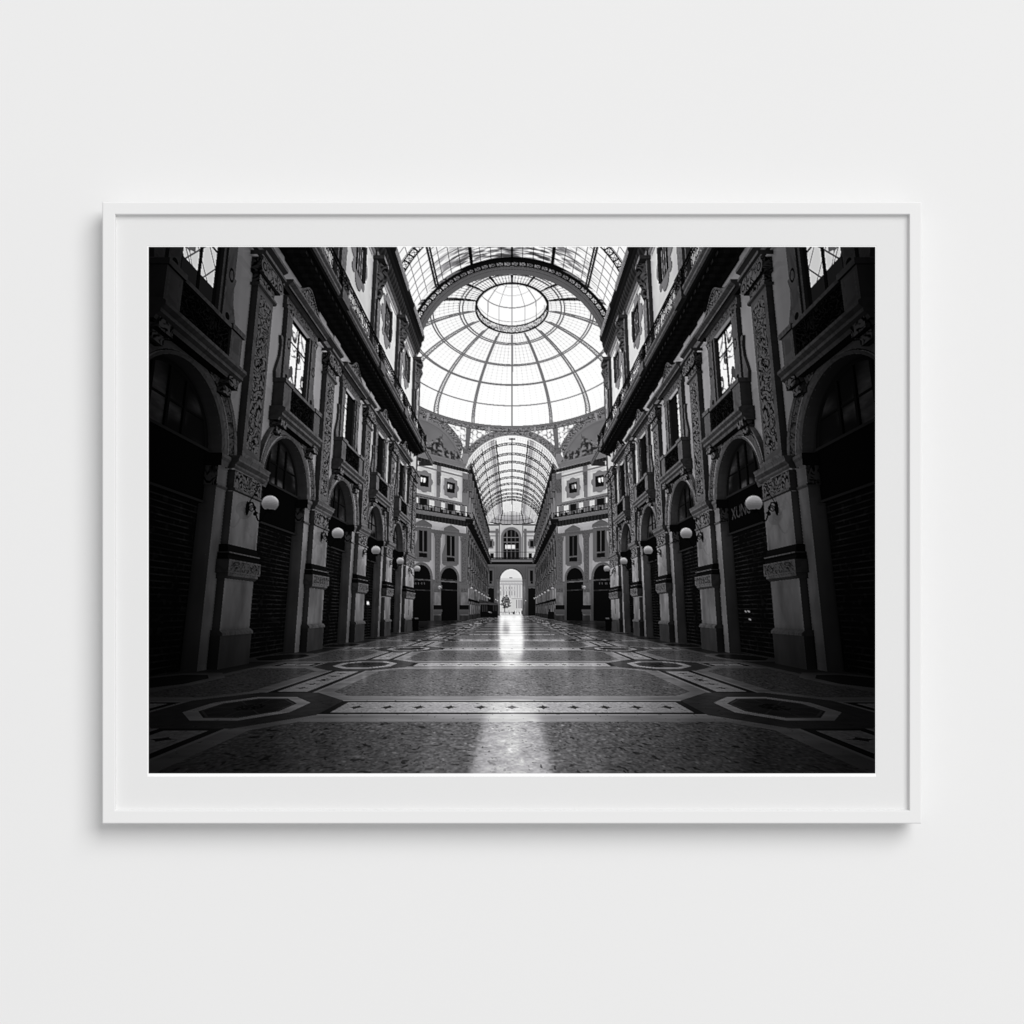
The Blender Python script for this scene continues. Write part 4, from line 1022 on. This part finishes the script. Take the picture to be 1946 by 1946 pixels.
# ---------------------------------------------------------------- the wall
wall_mat = material('white_wall_paint', (0.80,) * 3, .75, .15, noise=(2.2, .010), bump=(260., .05, .0004))
W = 5.0
wall = mesh_obj('wall', [(-W, 0, -W + 1.5), (W, 0, -W + 1.5), (W, 0, W + 1.5), (-W, 0, W + 1.5), (-W, .2, -W + 1.5), (W, .2, -W + 1.5), (W, .2, W + 1.5), (-W, .2, W + 1.5)],
                [(0, 1, 2, 3), (4, 7, 6, 5), (0, 4, 5, 1), (1, 5, 6, 2), (2, 6, 7, 3), (3, 7, 4, 0)], wall_mat)
wall['kind'] = 'structure'; wall['label'] = 'plain smooth white wall behind the framed photograph'; wall['category'] = 'wall'

# ---------------------------------------------------------------- the framed photograph
pic = bpy.data.objects.new('framed_picture', None); col.objects.link(pic); pic.empty_display_size = .1
pic['label'] = 'white framed black and white photograph of an empty domed glass arcade on white wall'
pic['category'] = 'framed picture'

frame_mat = material('white_lacquered_wood', (0.79,) * 3, .5, .25, noise=(9., .012), bump=(60., .03, .0003))
D = .028                       # how far the frame stands off the wall
REC = D - .0052                # depth of the mat board
B = 1.6                        # softened arris, in photo pixels
def rc(l, t, r, b, g, dp): return (l + g, t + g, r - g, b - g, dp)
O = (194.6, 384.0, 1751.0, 1565.0)
I = (218.6, 407.2, 1728.6, 1540.5)
prof = [rc(*O, 20.0, .001), rc(*O, .6, D - .007), rc(*O, 0, D - .0012), rc(*O, .35, D - .0004), rc(*O, B, D), rc(*I, -1.2, D), rc(*I, -.2, D - .0003), rc(*I, .2, D - .0009), rc(*I, 2.6, REC - .0002), rc(*I, 2.6, .001)]
frame = ring_sweep('frame', prof, frame_mat, pic)
bv = frame.modifiers.new('soft_edges', 'BEVEL'); bv.width = .0002; bv.segments = 2; bv.limit_method = 'ANGLE'

mat_mat = material('mat_board', (0.755,) * 3, .8, .1, noise=(14., .008), bump=(900., .08, .0002))
A = (280.2, 467.0, 1665.9, 1475.8)         # opening
mp = [rc(*I, -1.0, REC), rc(*A, 0, REC), rc(*A, .3, REC - .0003), rc(*A, .3, REC - .0004), rc(*I, -1.0, REC - .0004)]
mat_board = ring_sweep('mat', mp, mat_mat, pic)

# ---------------------------------------------------------------- the printed sheet
NX, NY = 1092, 791
ink = paint(NX, NY, 2)
lin = np.where(ink <= .04045, ink / 12.92, ((ink + .055) / 1.055) ** 2.4)
PD = REC - .00036
xs = np.concatenate([[A[0] - 3], PX0 + np.array([-.02]), PX0 + (np.arange(NX) + .5) / NX * PW, [PX0 + PW + .02], [A[2] + 3]])
ys = np.concatenate([[A[1] - 3], PY0 + np.array([-.02]), PY0 + (np.arange(NY) + .5) / NY * PH, [PY0 + PH + .02], [A[3] + 3]])
xs[1] = PX0 - .3; xs[-2] = PX0 + PW + .3; ys[1] = PY0 - .3; ys[-2] = PY0 + PH + .3
full = np.ones((NY + 4, NX + 4)); full[2:-2, 2:-2] = lin
nx, ny = len(xs), len(ys)
k = MPP * (DIST - PD) / DIST
gx, gz = np.meshgrid((xs - MID) * k, 1.5 - (ys - MID) * k)
co = np.stack([gx, np.full_like(gx, -PD), gz], -1).reshape(-1, 3).astype(np.float32)
me = bpy.data.meshes.new('print')
me.vertices.add(len(co)); me.vertices.foreach_set('co', co.ravel())
r0 = (np.arange(ny - 1)[:, None] * nx + np.arange(nx - 1)[None]).ravel()
fv = np.stack([r0, r0 + nx, r0 + nx + 1, r0 + 1], 1).astype(np.int32)
me.loops.add(fv.size); me.loops.foreach_set('vertex_index', fv.ravel())
me.polygons.add(len(fv)); me.polygons.foreach_set('loop_start', (np.arange(len(fv)) * 4).astype(np.int32)); 
me.update(calc_edges=True)
at = me.color_attributes.new('ink', 'FLOAT_COLOR', 'POINT')
v = full.ravel() * 0.97
rgba = np.stack([v * 1.0, v * .985, v * 1.02, np.ones_like(v)], 1)
hi = v > .5; rgba[hi, :3] = v[hi, None]
at.data.foreach_set('color', rgba.astype(np.float32).ravel())
pm = bpy.data.materials.new('ink_on_paper'); pm.use_nodes = True
nt = pm.node_tree; b = nt.nodes['Principled BSDF']; a = nt.nodes.new('ShaderNodeAttribute'); a.attribute_name = 'ink'
nt.links.new(a.outputs['Color'], b.inputs['Base Color']); b.inputs['Roughness'].default_value = .9; b.inputs['Specular IOR Level'].default_value = 0.0
me.materials.append(pm)
pr = bpy.data.objects.new('print', me); col.objects.link(pr); pr.parent = pic
